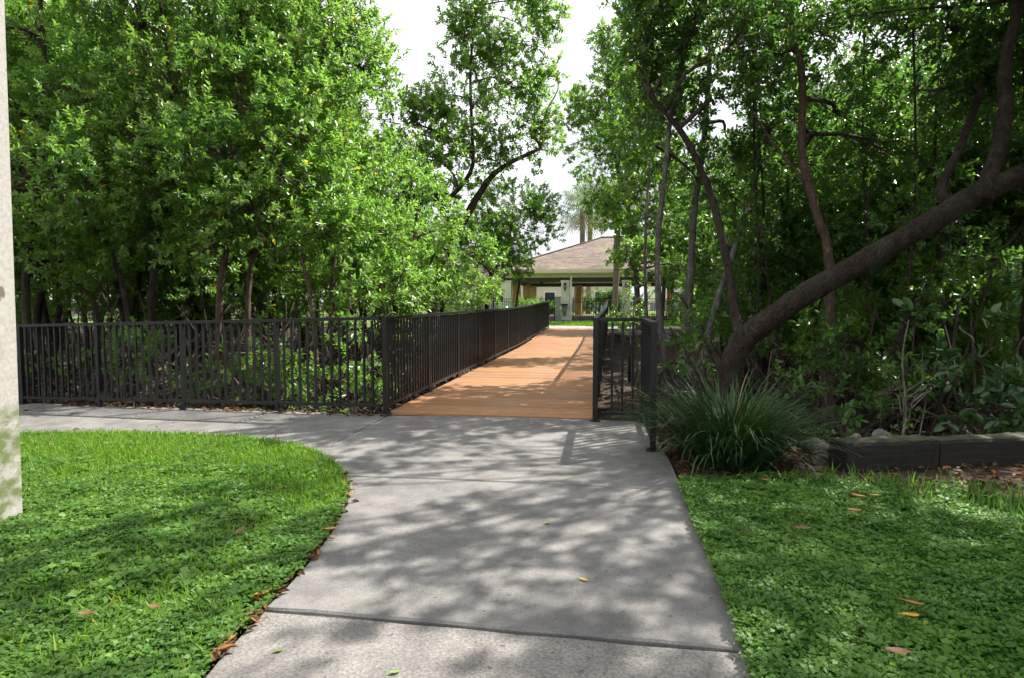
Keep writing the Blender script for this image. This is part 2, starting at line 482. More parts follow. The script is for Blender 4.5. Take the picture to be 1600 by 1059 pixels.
def shingle_mat():
    m, n, l, b = mat_new('brown_shingle_roof')
    tc = n.new('ShaderNodeTexCoord'); br = n.new('ShaderNodeTexBrick')
    br.inputs['Scale'].default_value = 1.0; br.inputs['Brick Width'].default_value = 0.32; br.inputs['Row Height'].default_value = 0.14
    br.inputs['Mortar Size'].default_value = 0.012; br.offset = 0.5
    br.inputs['Color1'].default_value = (0.21, 0.165, 0.14, 1); br.inputs['Color2'].default_value = (0.115, 0.092, 0.082, 1)
    br.inputs['Mortar'].default_value = (0.07, 0.05, 0.04, 1)
    l.new(tc.outputs['UV'], br.inputs['Vector'])
    t = noise(n, l, 0.9, 9, 0.78, stretch=(1, 1, 2.5))
    r = ramp(n, [(0.36, (0.55, 0.54, 0.53)), (0.62, (1.35, 1.3, 1.25))]); l.new(t.outputs['Fac'], r.inputs['Fac'])
    l.new(mixc(n, l, 1.0, br.outputs['Color'], r.outputs['Color'], 'MULTIPLY'), b.inputs['Base Color'])
    b.inputs['Roughness'].default_value = 0.9
    bump(n, l, b, br.outputs['Fac'], -0.4, 0.02)
    return m
M['shingle'] = shingle_mat()
# ================================================================== the setting
def sm(a, b, x):
    t = min(1.0, max(0.0, (x - a) / (b - a))); return t * t * (3 - 2 * t)

CORNER = Vector((-2.58, 6.67, 0.0))        # where the walk's railing meets the bridge's
BR_L, BR_R, BR_Y0, BR_Y1 = -2.58, -0.17, 6.67, 25.0
RAIL_H = 1.115
def deck_z(y):
    return 0.15 * sm(16.0, 25.5, y)
def fence_y(x):
    return CORNER.y - 0.116 * (x - CORNER.x)
def bank_y(x):
    if x < -2.6: return fence_y(x) + 0.16
    if x < 0.5: return 6.75
    if x < 1.7: return 6.75 - (x - 0.5) * 0.85
    return 5.73 + 0.40 * (x - 1.7)
def ground_h(x, y):
    near = -0.05 + gz(x, y)
    t = sm(0.0, 1.8, y - bank_y(x))
    u = sm(22.3, 25.0, y) if x < 6 else sm(40, 60, y)
    low = -0.75 + 0.10 * math.sin(x * 1.7 + y) + 0.07 * math.sin(y * 2.3 - x)
    far = 0.10
    return near * (1 - t) + t * (low * (1 - u) + far * u)

xs = np.unique(np.concatenate([np.linspace(-260, -24, 12), np.arange(-24, 18, 0.4), np.linspace(18, 260, 12)]))
ys = np.unique(np.concatenate([np.linspace(-60, 2, 8), np.arange(2, 30, 0.4), np.linspace(30, 500, 16)]))
gv = [(x, y, ground_h(x, y)) for y in ys for x in xs]
nx_ = len(xs)
gf = [(j * nx_ + i, j * nx_ + i + 1, (j + 1) * nx_ + i + 1, (j + 1) * nx_ + i) for j in range(len(ys) - 1) for i in range(nx_ - 1)]
tag(link('ground', np_mesh('ground', gv, gf, smooth=True), M['mud']), kind='structure')

def xy(p): return (p.x, p.y)
EDGE_L = [xy(G(*p)) for p in ((310, 1059), (352, 1008), (395, 965), (470, 890), (520, 825), (545, 775), (541, 738), (500, 706), (430, 687), (330, 679), (200, 676), (30, 676))]
EDGE_R = [xy(G(*p)) for p in ((1190, 1059), (1175, 1020), (1140, 930), (1100, 840), (1070, 770), (1052, 724), (1040, 704))]
J1, J2 = 2.31, 4.25
JX = [-2.56, -4.15, -5.75, -7.35, -8.95, -10.6, -12.4]

def lerp_edge(e, y):
    for a, b in zip(e, e[1:]):
        if min(a[1], b[1]) <= y <= max(a[1], b[1]) and abs(b[1] - a[1]) > 1e-6:
            t = (y - a[1]) / (b[1] - a[1]); return a[0] + t * (b[0] - a[0])
    return e[0][0] if y < e[0][1] else e[-1][0]
def lerp_x(e, x):
    for a, b in zip(e, e[1:]):
        if min(a[0], b[0]) <= x <= max(a[0], b[0]) and abs(b[0] - a[0]) > 1e-6 and a[1] > 4.3:
            t = (x - a[0]) / (b[0] - a[0]); return a[1] + t * (b[1] - a[1])
    return e[-1][1]

def smooth_poly(pts, it=2):
    for _ in range(it):
        q = [pts[0]]
        for a, b in zip(pts, pts[1:]):
            q.append((a[0] * .75 + b[0] * .25, a[1] * .75 + b[1] * .25)); q.append((a[0] * .25 + b[0] * .75, a[1] * .25 + b[1] * .75))
        q.append(pts[-1]); pts = q
    return pts
EL = smooth_poly(EDGE_L); ER = smooth_poly(EDGE_R)
EL = [(-1.52, -3.0), (-1.40, 0.8)] + EL + [(-9.0, EL[-1][1] + 0.22), (-14.0, EL[-1][1] + 0.6)]
ER = [(0.62, -3.0), (0.54, 1.0)] + ER

def slab(name, poly, mat, dz=0.0, parent=None, inset=0.007, ch=0.009, jit=0.004):
    """a concrete slab with rounded-over arrises; poly counter-clockwise"""
    # refine and roughen the outline a little
    q = []
    for i, a in enumerate(poly):
        b = poly[(i + 1) % len(poly)]
        n = max(1, int(math.hypot(b[0] - a[0], b[1] - a[1]) / 0.22))
        for k in range(n):
            t = k / n
            j = jit if k else 0
            q.append((a[0] + (b[0] - a[0]) * t + random.uniform(-j, j), a[1] + (b[1] - a[1]) * t + random.uniform(-j, j)))
    n = len(q)
    def off(d):
        out = []
        for i in range(n):
            a, b, c = q[i - 1], q[i], q[(i + 1) % n]
            e1 = Vector((b[0] - a[0], b[1] - a[1])); e2 = Vector((c[0] - b[0], c[1] - b[1]))
            if e1.length < 1e-6: e1 = e2
            if e2.length < 1e-6: e2 = e1
            e1.normalize(); e2.normalize()
            nn = Vector((-(e1.y + e2.y), e1.x + e2.x))
            nn = nn.normalized() if nn.length > 1e-6 else Vector((-e1.y, e1.x))
            out.append((b[0] + nn.x * d, b[1] + nn.y * d))
        return out
    m = MB()
    r0 = off(inset); r1 = off(inset + ch)
    for ring, z in ((r0, -0.12), (r0, -ch), (r1, 0.0)):
        for x, y in ring: m.v.append(Vector((x, y, z + dz + gz(x, y))))
    for lv in (0, 1):
        for i in range(n):
            j = (i + 1) % n
            m.f.append([lv * n + i, lv * n + j, lv * n + n + j, lv * n + n + i]); m.sm.append(False)
    m.f.append(list(range(2 * n, 3 * n))); m.sm.append(False)
    o = m.build(name, mat, parent)
    return o

walk = empty('path'); tag(walk, kind='structure')
def el_between(y0, y1):
    return [p for p in EL if y0 < p[1] < y1 and p[0] > -2.56]
def er_between(y0, y1):
    return [p for p in ER if y0 < p[1] < y1]
XL1, XR1 = lerp_edge(EL, J1), lerp_edge(ER, J1)
XL2, XR2 = lerp_edge(EL[:40], J2), lerp_edge(ER, J2)
slab('slab', [(-1.52, -3.0), (0.62, -3.0)] + er_between(-2.9, J1) + [(XR1, J1), (XL1, J1)] + el_between(-2.9, J1)[::-1], M['conc_rough'], -0.010, walk, jit=0.007)
slab('slab', [(XL1, J1), (XR1, J1)] + er_between(J1, J2) + [(XR2, J2), (XL2, J2)] + el_between(J1, J2)[::-1], M['conc'], 0.0, walk)
lx = lerp_x(EL, JX[0])
mid = [p for p in EL if p[1] > J2 and p[0] > JX[0]]
slab('slab', [(XL2, J2), (XR2, J2)] + er_between(J2, 9) + [(0.46, 5.30), (0.44, 6.66), (BR_R, 6.68), (JX[0], 6.70), (JX[0], lx)] + mid[::-1], M['conc'], 0.002, walk)
for a, b in zip(JX, JX[1:]):
    front = [(p[0], p[1]) for p in EL if b < p[0] < a and p[1] > 4.6]
    slab('slab', [(a, lerp_x(EL, a)), (a, fence_y(a) + 0.10), (b, fence_y(b) + 0.10), (b, lerp_x(EL, b))] + front[::-1], M['conc'], random.uniform(-0.002, 0.003), walk)

# lawns: soil sheets edged by the walks
lawn_l = EL[:-1] + [(-14.0, EL[-1][1] + 0.6), (-14.0, -3.0)]
def sheet(name, poly, z, mat, label=None):
    m = MB(); m.poly([(x, y, z + gz(x, y)) for x, y in poly])
    return tag(m.build(name, mat), kind='structure')
sheet('lawn', [(p[0] - 0.02, p[1]) for p in lawn_l][::-1], -0.028, M['lawnsoil'])
BED = [(1.0, 4.62), (1.72, 4.80), (2.4, 4.62), (3.4, 4.35), (6.0, 4.3)]
lawn_r = [(p[0] + 0.02, p[1]) for p in ER if p[1] < 4.35] + [(0.56, 4.40)] + BED + [(7.0, 4.3), (7.0, -3.0)]
sheet('lawn', lawn_r[::-1] if False else lawn_r[::-1], -0.026, M['lawnsoil'])
bed_poly = [(0.56, 4.40)] + BED + [(7.0, 4.3), (7.0, 8.0), (3.4, 6.35), (1.7, 5.75), (0.5, 6.72), (0.48, 5.3), (0.52, 4.7)]
sheet('planting_bed', bed_poly, -0.022, M['soil'])
m = MB(); m.poly([(-40, 25.35, .115), (60, 25.35, .115), (60, 140, .115), (-40, 140, .115)])
tag(m.build('lawn', M['farlawn']), kind='structure')
# the concrete walk across the far end of the bridge
walk2 = empty('path'); tag(walk2, kind='structure')
for i in range(12):
    x = -9 + i * 1.8
    m = MB(); m.prism([(x + .006, 25.08, 0), (x + 1.794, 25.08, 0), (x + 1.794, 27.3, 0), (x + .006, 27.3, 0)], 0.02, 0.16)
    m.build('slab', M['conc_pale'], walk2)

# ================================================================== footbridge
bridge = empty('footbridge', (-1.37, BR_Y0, 0))
tag(bridge, 'long flat footbridge decked with orange-brown cross boards between black railings', 'bridge')
PW = 0.1355
pm = MB()
hx, hy, ht, c_ = 1.185, PW / 2 - 0.0045, 0.034, 0.005
for z, ins in ((-ht, 0), (-c_, 0), (0, c_)):
    for x, y in ((-1, -1), (1, -1), (1, 1), (-1, 1)):
        pm.v.append(Vector((x * (hx - ins), y * (hy - ins), z)))
for lv in (0, 4):
    for i in range(4):
        j = (i + 1) % 4; pm.f.append([lv + i, lv + j, lv + 4 + j, lv + 4 + i]); pm.sm.append(False)
pm.f.append([8, 9, 10, 11]); pm.sm.append(False)
pm_me = pm.mesh('plank'); pm_me.materials.append(M['deck'])
npl = int((BR_Y1 - 6.70) / PW)
for i in range(npl):
    y = 6.705 + PW / 2 + i * PW
    o = link('plank', pm_me, None, bridge)
    o.location = (-1.375 + 1.37 + random.uniform(-.004, .004), y - BR_Y0, deck_z(y) + 0.012 + random.uniform(-.0015, .0015))
    o.rotation_euler = (math.atan((deck_z(y + .05) - deck_z(y - .05)) / .1), 0, random.uniform(-.0006, .0006))
for x in (-2.35, -1.375, -0.4):
    m = MB()
    for k in range(12):
        y0, y1 = 6.75 + k * 1.52, 6.75 + (k + 1) * 1.52
        m.bar((x + 1.37, y0 - BR_Y0, deck_z(y0) - .15), (x + 1.37, y1 - BR_Y0, deck_z(y1) - .15), .09, .24)
    m.build('stringer', M['bark_brown'], bridge)
for k in range(6):
    for x in (-2.3, -0.45):
        m = MB(); y = 8.5 + k * 2.9; m.tube([(x + 1.37, y - BR_Y0, -1.3), (x + 1.37, y - BR_Y0, -0.27)], 0.11, 10)
        m.build('pile', M['bark_brown'], bridge)

# ================================================================== railings
def unit_box(w, d, h):
    return MB().box((0, 0, h / 2), (w, d, h))
BAL_H = RAIL_H - 0.10 - 0.045
bal_me = unit_box(0.024, 0.024, BAL_H).mesh('baluster'); bal_me.materials.append(M['rail'])
post_me = unit_box(0.05, 0.05, RAIL_H - 0.03).mesh('post'); post_me.materials.append(M['rail'])
plate_me = MB().box((0, 0, 0.006), (0.11, 0.11, 0.012)).mesh('base_plate'); plate_me.materials.append(M['rail'])
small_bal = unit_box(0.02, 0.02, 1.15).mesh('picket'); small_bal.materials.append(M['black'])

def railing(name, label, runs, group=None, cat='railing', first_post=True, last_post=True):
    a0 = Vector(runs[0][0])
    root = empty(name, a0); tag(root, label, cat, group)
    for ri, (a, b, bays) in enumerate(runs):
        a = Vector(a) - a0; b = Vector(b) - a0
        d = b - a; rz = math.atan2(d.y, d.x)
        L = d.length
        ext = 0.03
        dn = d.normalized()
        e0 = a - dn * (ext if ri == 0 else 0.0); e1 = b + dn * (ext if last_post else 0.0)
        MB().bar(e0 + Vector((0, 0, RAIL_H - 0.02)), e1 + Vector((0, 0, RAIL_H - 0.02)), 0.056, 0.038).build('top_rail', M['rail'], root)
        MB().bar(a + Vector((0, 0, 0.09)), b + Vector((0, 0, 0.09)), 0.036, 0.036).build('bottom_rail', M['rail'], root)
        for k in range(bays + 1):
            if (k == 0 and ri > 0) or (k == 0 and not first_post) or (k == bays and ri == len(runs) - 1 and not last_post): continue
            p = a + d * (k / bays)
            o = link('post', post_me, None, root, p); o.rotation_euler.z = rz
            o = link('base_plate', plate_me, None, root, p + Vector((0, 0, 0.001))); o.rotation_euler.z = rz
        n = max(1, round(L / bays / 0.11))
        for k in range(bays * n):
            if k % n == 0: continue
            p = a + d * (k / (bays * n)) + Vector((0, 0, 0.10))
            o = link('baluster', bal_me, None, root, p); o.rotation_euler.z = rz
    return root

xe = CORNER.x - 5 * 1.42 * 0.993
railing('railing', 'low black metal railing with upright bars along the back of the left walk',
        [((xe, fence_y(xe), gz(xe, 0)), (CORNER.x - .055, CORNER.y + .006, 0), 5)], last_post=False)
def bridge_run(x, y0, y1, bays):
    out = []; prev = None
    for k in range(bays):
        ya = y0 + (y1 - y0) * k / bays; yb = y0 + (y1 - y0) * (k + 1) / bays
        out.append(((x, ya, deck_z(ya)), (x, yb, deck_z(yb)), 1))
    return out
railing('railing', 'long black metal railing running down the left edge of the footbridge', bridge_run(BR_L, BR_Y0, BR_Y1, 11))
railing('railing', 'black metal railing along the right edge of the footbridge seen almost end-on', bridge_run(BR_R, 6.61, BR_Y1, 11))
railing('railing', 'short black railing wing turning from the bridge towards the strap-leaf clump',
        [((BR_R + .07, 6.605, 0), (0.34, 6.62, 0), 1), ((0.34, 6.62, 0), (0.365, 5.37, 0), 1)], first_post=False)

# ================================================================== concrete pole
m = MB()
pb = G(33, 829); bx, by = pb.x - 0.35, pb.y + 0.08
w0, w1 = 0.27, 0.235; zt = 6.5
ring = []
for z, w, lx_ in ((-0.25, w0, 0.0), (zt, w1, 0.135)):
    h = w / 2; c = 0.018
    for x, y in ((-h + c, -h), (h - c, -h), (h, -h + c), (h, h - c), (h - c, h), (-h + c, h), (-h, h - c), (-h, -h + c)):
        m.v.append(Vector((x + lx_, y, z)))
for i in range(8):
    j = (i + 1) % 8; m.f.append([i, j, 8 + j, 8 + i]); m.sm.append(False)
m.f.append(list(range(8, 16))); m.sm.append(False)
pole = m.build('concrete_pole', M['pole'], None, (bx, by, gz(bx, by)))
pole.rotation_euler.z = YAW
tag(pole, 'tall square concrete pole stained with green algae standing in the left lawn', 'pole')

# ================================================================== pavilion across the bridge
PZ = 0.115
pav = empty('pavilion', (1.2, 41.0, PZ)); tag(pav, 'open park pavilion with brown shingled hip roof on cream columns past the bridge', 'pavilion')
O = Vector((1.2, 41.0, PZ))
ex0, ex1, ey0, ey1, ez = -6.75 - 1.2, 6.9 - 1.2 + 1.6, 34.55 - 41.0, 47.5 - 41.0, 2.93
ax0, ax1, ay, az = -1.9, 1.3, 0.0, 5.35
def roof_mesh():
    m = MB()
    A, B, C_, D = (ex0, ey0, ez), (ex1, ey0, ez), (ex1, ey1, ez), (ex0, ey1, ez)
    E, F = (ax0, ay, az), (ax1, ay, az)
    m.poly([A, B, F, E]); m.poly([B, C_, F]); m.poly([C_, D, E, F]); m.poly([D, A, E])
    me = m.mesh('roof')
    uv = me.uv_layers.new(name='UVMap')
    for p in me.polygons:
        n = p.normal; s_ = Vector((0, 0, 1)).cross(n).normalized(); t_ = n.cross(s_)
        for li in p.loop_indices:
            v = me.vertices[me.loops[li].vertex_index].co
            uv.data[li].uv = (v.dot(s_), v.dot(t_))
    return me
roof = link('roof', roof_mesh(), M['shingle'], pav)
m = MB()
for a, b in (((ex0, ey0), (ax0, ay)), ((ex1, ey0), (ax1, ay)), ((ex0, ey1), (ax0, ay)), ((ex1, ey1), (ax1, ay))):
    m.bar((*a, ez + .02), (*b, az + .02), .22, .03)
m.bar((ax0, ay, az + .03), (ax1, ay, az + .03), .25, .03)
m.build('ridge_cap', M['shingle'], roof)
m = MB()
for a, b in (((ex0, ey0), (ex1, ey0)), ((ex1, ey0), (ex1, ey1)), ((ex1, ey1), (ex0, ey1)), ((ex0, ey1), (ex0, ey0))):
    m.bar((*a, ez - .09), (*b, ez - .09), .05, .20)
m.build('fascia', M['trim'], pav)
m = MB(); m.poly([(ex0, ey0, ez - .185), (ex1, ey0, ez - .185), (ex1, ey1, ez - .185), (ex0, ey1, ez - .185)], flip=True)
m.build('soffit', M['trim'], pav)
bx0, bx1, by0, by1 = ex0 + .6, ex1 - .6, ey0 + .5, ey1 - .6
for nm, mat, zc, hh, ww in (('frieze', M['trim'], ez - .31, .25, .30), ('beam', M['beam'], ez - .565, .255, .24)):
    for a, b in (((bx0, by0), (bx1, by0)), ((bx1, by0), (bx1, by1)), ((bx1, by1), (bx0, by1)), ((bx0, by1), (bx0, by0))):
        a = Vector((*a, zc)); b = Vector((*b, zc)); d = (b - a).normalized() * (ww / 2)
        MB().bar(a + d, b - d, ww, hh).build(nm, mat, pav)
m = MB(); m.prism([(bx0 - .5, by0 - .4, 0), (bx1 + .5, by0 - .4, 0), (bx1 + .5, by1 + .5, 0), (bx0 - .5, by1 + .5, 0)], 0.0, 0.06)
m.build('floor_slab', M['conc_pale'], pav)
def column(x, y, mat, w=.46):
    m = MB(); m.box((x, y, 1.20), (w, w, 2.27)); m.box((x, y, .11), (w + .1, w + .1, .20)); m.box((x, y, 2.28), (w + .06, w + .06, .10))
    return m.build('column', mat, pav)
cols_front = [-6.0, -2.63, 0.80, 4.2]
for x in cols_front: column(x - O.x, by0 - .02, M['cream'])
for x in (-6.0, -2.5, 1.0, 4.3): column(x - O.x, by1, M['tan'])
for y in (-2.6, 2.0): column(bx0 + .15, y, M['tan']); column(bx1 - .15, y, M['tan'])
m = MB(); xx = -2.63 - O.x + .33
m.bar((xx, by0 - .22, .05), (xx, by0 - .22, ez - .2), .10, .08); m.bar((xx, by0 - .22, ez - .2), (xx, ey0, ez - .12), .10, .08)
m.build('downspout', M['white'], pav)

def lantern(p, label):
    r = empty('wall_lantern', p); tag(r, label, 'lantern', 'wall lanterns on the pavilion columns')
    MB().box((0, 0.10, .12), (.10, .03, .26)).build('back_plate', M['black'], r)
    MB().bar((0, 0.10, .26), (0, -0.06, .30), .03, .03).build('arm', M['black'], r)
    m = MB(); m.lathe([(.10, .22), (.07, .30), (.02, .36), (.01, .40)], 6, (0, -.06, 0)); m.build('cap', M['black'], r)
    m = MB(); m.lathe([(.045, -.02), (.095, .215)], 6, (0, -.06, 0)); m.build('glass', M['frost'], r)
    m = MB(); m.lathe([(.01, -.12), (.045, -.07), (.05, -.021)], 6, (0, -.06, 0))
    for k in range(6):
        a = 2 * math.pi * k / 6
        m.bar((.047 * math.cos(a), .047 * math.sin(a) - .06, -.02), (.098 * math.cos(a), .098 * math.sin(a) - .06, .22), .014, .014)
    m.build('frame', M['black'], r)
fy = O.y + by0 - .02 - .25
lantern((-2.63, fy - .12, 1.95), 'black wall lantern on the column left of the bridge end')
lantern((0.80, fy - .12, 1.95), 'black wall lantern on the column right of the bridge end')
r = empty('ceiling_fan', (-4.4, 38.0, PZ + 2.30)); tag(r, 'brown ceiling fan hanging under the pavilion roof', 'fan')
MB().tube([(0, 0, .13), (0, 0, .52)], .02, 8).build('down_rod', M['black'], r)
m = MB(); m.lathe([(.05, -.05), (.13, 0), (.13, .08), (.06, .13)], 12); m.build('motor', M['black'], r)
for k in range(5):
    a = 2 * math.pi * k / 5 + .3
    b_ = MB().bar((.14, 0, .02), (.95, 0, .0), .17, .015).build('blade', M['fanwood'], r); b_.rotation_euler.z = a
r = empty('drinking_fountain', (-2.66, fy - .03, PZ)); tag(r, 'small grey drinking fountain mounted on the front pavilion column', 'fountain')
m = MB(); m.box((0, -.08, .95), (.36, .24, .07)); m.build('bowl', M['black'], r)
m = MB(); m.box((0, -.04, .72), (.24, .14, .36), taper=1.15); m.build('body', M['greywall'], r)
m = MB(); m.tube([(0, 0, .30), (.02, -.06, .42), (0, -.03, .55)], .03, 8); m.build('pipe', M['black'], r)

# iron fence and gate in front of the pavilion
def iron_fence(name, label, a, b, bays, h=1.28, cat='fence', wide=.06):
    a = Vector(a); b = Vector(b); d = b - a
    r = empty(name, a); tag(r, label, cat)
    for z in (.12, h - .18, h - .02):
        MB().bar((0, 0, z), d + Vector((0, 0, z)), .03, .035).build('rail', M['black'], r)
    for k in range(bays + 1):
        MB().box(d * (k / bays) + Vector((0, 0, h / 2 + .02)), (wide, wide, h + .04)).build('post', M['black'], r)
    n = int(d.length / .125)
    for k in range(1, n):
        link('picket', small_bal, None, r, d * (k / n) + Vector((0, 0, .10)))
    return r
fz = PZ + .01
iron_fence('iron_fence', 'black iron fence in front of the pavilion left of the gate post', (-10.2, 34.35, fz), (-3.2, 34.35, fz), 4)
iron_fence('iron_fence', 'black iron fence between the two front columns of the pavilion', (-2.15, 34.35, fz), (0.4, 34.35, fz), 2)
iron_fence('iron_fence', 'black iron fence right of the pavilion behind the tree trunks', (1.2, 34.35, fz), (9.5, 34.35, fz), 4)
m = MB(); m.box((0, 0, .68), (.30, .20, 1.36)); m.box((0, 0, 1.37), (.34, .24, .04))
tag(m.build('gate_post', M['greywall'], None, (-3.0, 34.32, fz)), 'thick dark gate post beside the cream column', 'post')
r = empty('warning_sign', (-4.15, 34.28, fz + 1.0)); tag(r, 'small red warning sign fixed on the iron fence', 'sign')
MB().box((0, 0, .0), (.42, .012, .24)).build('plate', M['red'], r)
m = MB()
for k, (x, z, w) in enumerate(((-.09, .05, .10), (.08, .05, .11), (-.02, -.04, .24))): m.box((x, -.010, z), (w, .006, .03))
m.build('lettering', M['white'], r)

# house beyond
def house(loc, w, d, h, rh, label, wall, nwin, rz=0.0):
    r = empty('house', loc, rz); tag(r, label, 'house', 'houses beyond the pavilion')
    MB().box((0, 0, h / 2), (w, d, h)).build('wall', wall, r)
    MB().box((0, -d / 2 - .05, .45), (w + .1, .12, .9)).build('base_wall', M['greywall'], r)
    m = MB(); e = .5
    A, B, C_, D = (-w / 2 - e, -d / 2 - e, h), (w / 2 + e, -d / 2 - e, h), (w / 2 + e, d / 2 + e, h), (-w / 2 - e, d / 2 + e, h)
    E, F = (-w / 2 + d / 2, 0, h + rh), (w / 2 - d / 2, 0, h + rh)
    m.poly([A, B, F, E]); m.poly([B, C_, F]); m.poly([C_, D, E, F]); m.poly([D, A, E]); m.poly([A, B, C_, D], flip=True)
    m.build('roof', M['shingle'], r)
    for k in range(nwin):
        x = -w / 2 + w * (k + .5) / nwin
        f = MB().box((x, -d / 2 - .03, 1.55), (1.3, .06, 1.25)).build('window', M['white'], r)
        MB().box((x, -d / 2 - .065, 1.55), (1.1, .02, 1.05)).build('pane', M['glass'], f)
house((-9.5, 72, PZ), 22, 10, 3.4, 2.2, 'pale pink low house behind the left of the pavilion', M['pink'], 4)
house((14.5, 78, PZ), 20, 10, 3.6, 2.2, 'cream low house behind the right of the pavilion', M['cream'], 4)
#==PLANTS==

# ================================================================== vegetation
def norm(a): return a / np.maximum(np.linalg.norm(a, axis=1, keepdims=True), 1e-6)

def leaves_mesh(name, P, A, N, Ln, W, rnd, fine=True, fold=0.18):
    """P base points, A leaf axes, N normals, Ln lengths, W widths"""
    n = len(P)
    A = norm(A); S = norm(np.cross(A, N)); N = norm(np.cross(S, A))
    Ln = Ln[:, None]; W = W[:, None]
    if fine:
        droop = -N * Ln * 0.06
        v = np.stack([P, P + A * Ln * .30 - S * W * .46 + N * W * fold, P + A * Ln * .68 - S * W * .44 + N * W * fold + droop * .5,
                      P + A * Ln + droop * 1.8, P + A * Ln * .68 + S * W * .44 + N * W * fold + droop * .5, P + A * Ln * .30 + S * W * .46 + N * W * fold], axis=1)
        base = np.arange(n)[:, None] * 6
        f = np.concatenate([base + np.array([0, 5, 4, 3]), base + np.array([0, 3, 2, 1])], axis=0)
        rr = np.concatenate([rnd, rnd])
    else:
        v = np.stack([P, P + A * Ln * .5 - S * W * .5 + N * W * fold, P + A * Ln, P + A * Ln * .5 + S * W * .5 + N * W * fold], axis=1)
        base = np.arange(n)[:, None] * 4
        f = base + np.array([0, 3, 2, 1]); rr = rnd
    return np_mesh(name, v.reshape(-1, 3), f, rr)

def catmull(pts, k=5):
    pts = [Vector(p) for p in pts]
    if len(pts) < 3: return pts
    q = [pts[0] * 2 - pts[1]] + pts + [pts[-1] * 2 - pts[-2]]
    out = []
    for i in range(1, len(q) - 2):
        for j in range(k):
            t = j / k
            a, b, c, d = q[i - 1], q[i], q[i + 1], q[i + 2]
            out.append(0.5 * ((2 * b) + (c - a) * t + (2 * a - 5 * b + 4 * c - d) * t * t + (3 * b - a - 3 * c + d) * t ** 3))
    out.append(pts[-1])
    return out

def waves(p, s):
    return (np.sin(p[:, 0] * 3.1 + s) * np.sin(p[:, 1] * 2.7 + s * 1.7) + np.sin(p[:, 2] * 3.4 + s * .6) * np.sin(p[:, 0] * 1.9 - p[:, 2] * 1.3 + s) + .6 * np.sin(p[:, 0] * 6.3 + p[:, 1] * 4 + s) * np.sin(p[:, 2] * 7.1 - p[:, 1] * 3 + s)) * 0.5

def foliage(blobs, dens, ll, per=14, twig=.28, seed=0, thr=-.02):
    g = np.random.default_rng(seed)
    CP, CD = [], []
    for (c, r) in blobs:
        rx, ry, rz = r if hasattr(r, '__len__') else (r, r, r * .85)
        n = int(dens * (rx * ry * rz) ** (2 / 3) * 1.5)
        d = norm(g.normal(size=(n, 3))); u = g.random(n) ** 0.42
        p = d * u[:, None]
        keep = waves(p * rx + np.array(c), seed + 1.3) + g.normal(size=n) * .25 > thr
        p, d = p[keep], d[keep]
        CP.append(np.array(c) + p * np.array([rx, ry, rz]))
        CD.append(norm(d * .65 + np.array([0.10, 0, .30]) + g.normal(size=d.shape) * .45))
    CP = np.concatenate(CP); CD = norm(np.concatenate(CD))
    n = len(CP)
    s = (np.arange(per) + .5) / per
    s = s[None, :] * .8 + .2 + g.random((n, per)) * .05
    tl = twig * (0.7 + .6 * g.random((n, 1)))
    P = CP[:, None, :] + CD[:, None, :] * (s * tl)[:, :, None]
    h = norm(np.cross(CD, np.array([[0.3, 0.2, 1.0]]))); k = np.cross(CD, h)
    ph = np.arange(per)[None, :] * 2.4 + g.random((n, 1)) * 6.28
    e = h[:, None, :] * np.cos(ph)[:, :, None] + k[:, None, :] * np.sin(ph)[:, :, None]
    A = CD[:, None, :] * (.15 + .75 * s)[:, :, None] + e * .85 + g.normal(size=P.shape) * .2
    N = np.array([0.12, 0, .75]) + CD[:, None, :] * .45 + g.normal(size=P.shape) * .42
    P = P.reshape(-1, 3); A = A.reshape(-1, 3); N = N.reshape(-1, 3)
    m = len(P)
    Ln = ll * (.65 + .55 * g.random(m)); W = Ln * (.42 + .14 * g.random(m))
    cl = np.repeat(g.random(n), per)
    rnd = np.clip(.12 + .45 * cl + .42 * g.random(m), 0, .955)
    rnd = np.where(g.random(m) < .005, .985 + .015 * g.random(m), rnd)
    return P, A, N, Ln, W, rnd, CP, CD

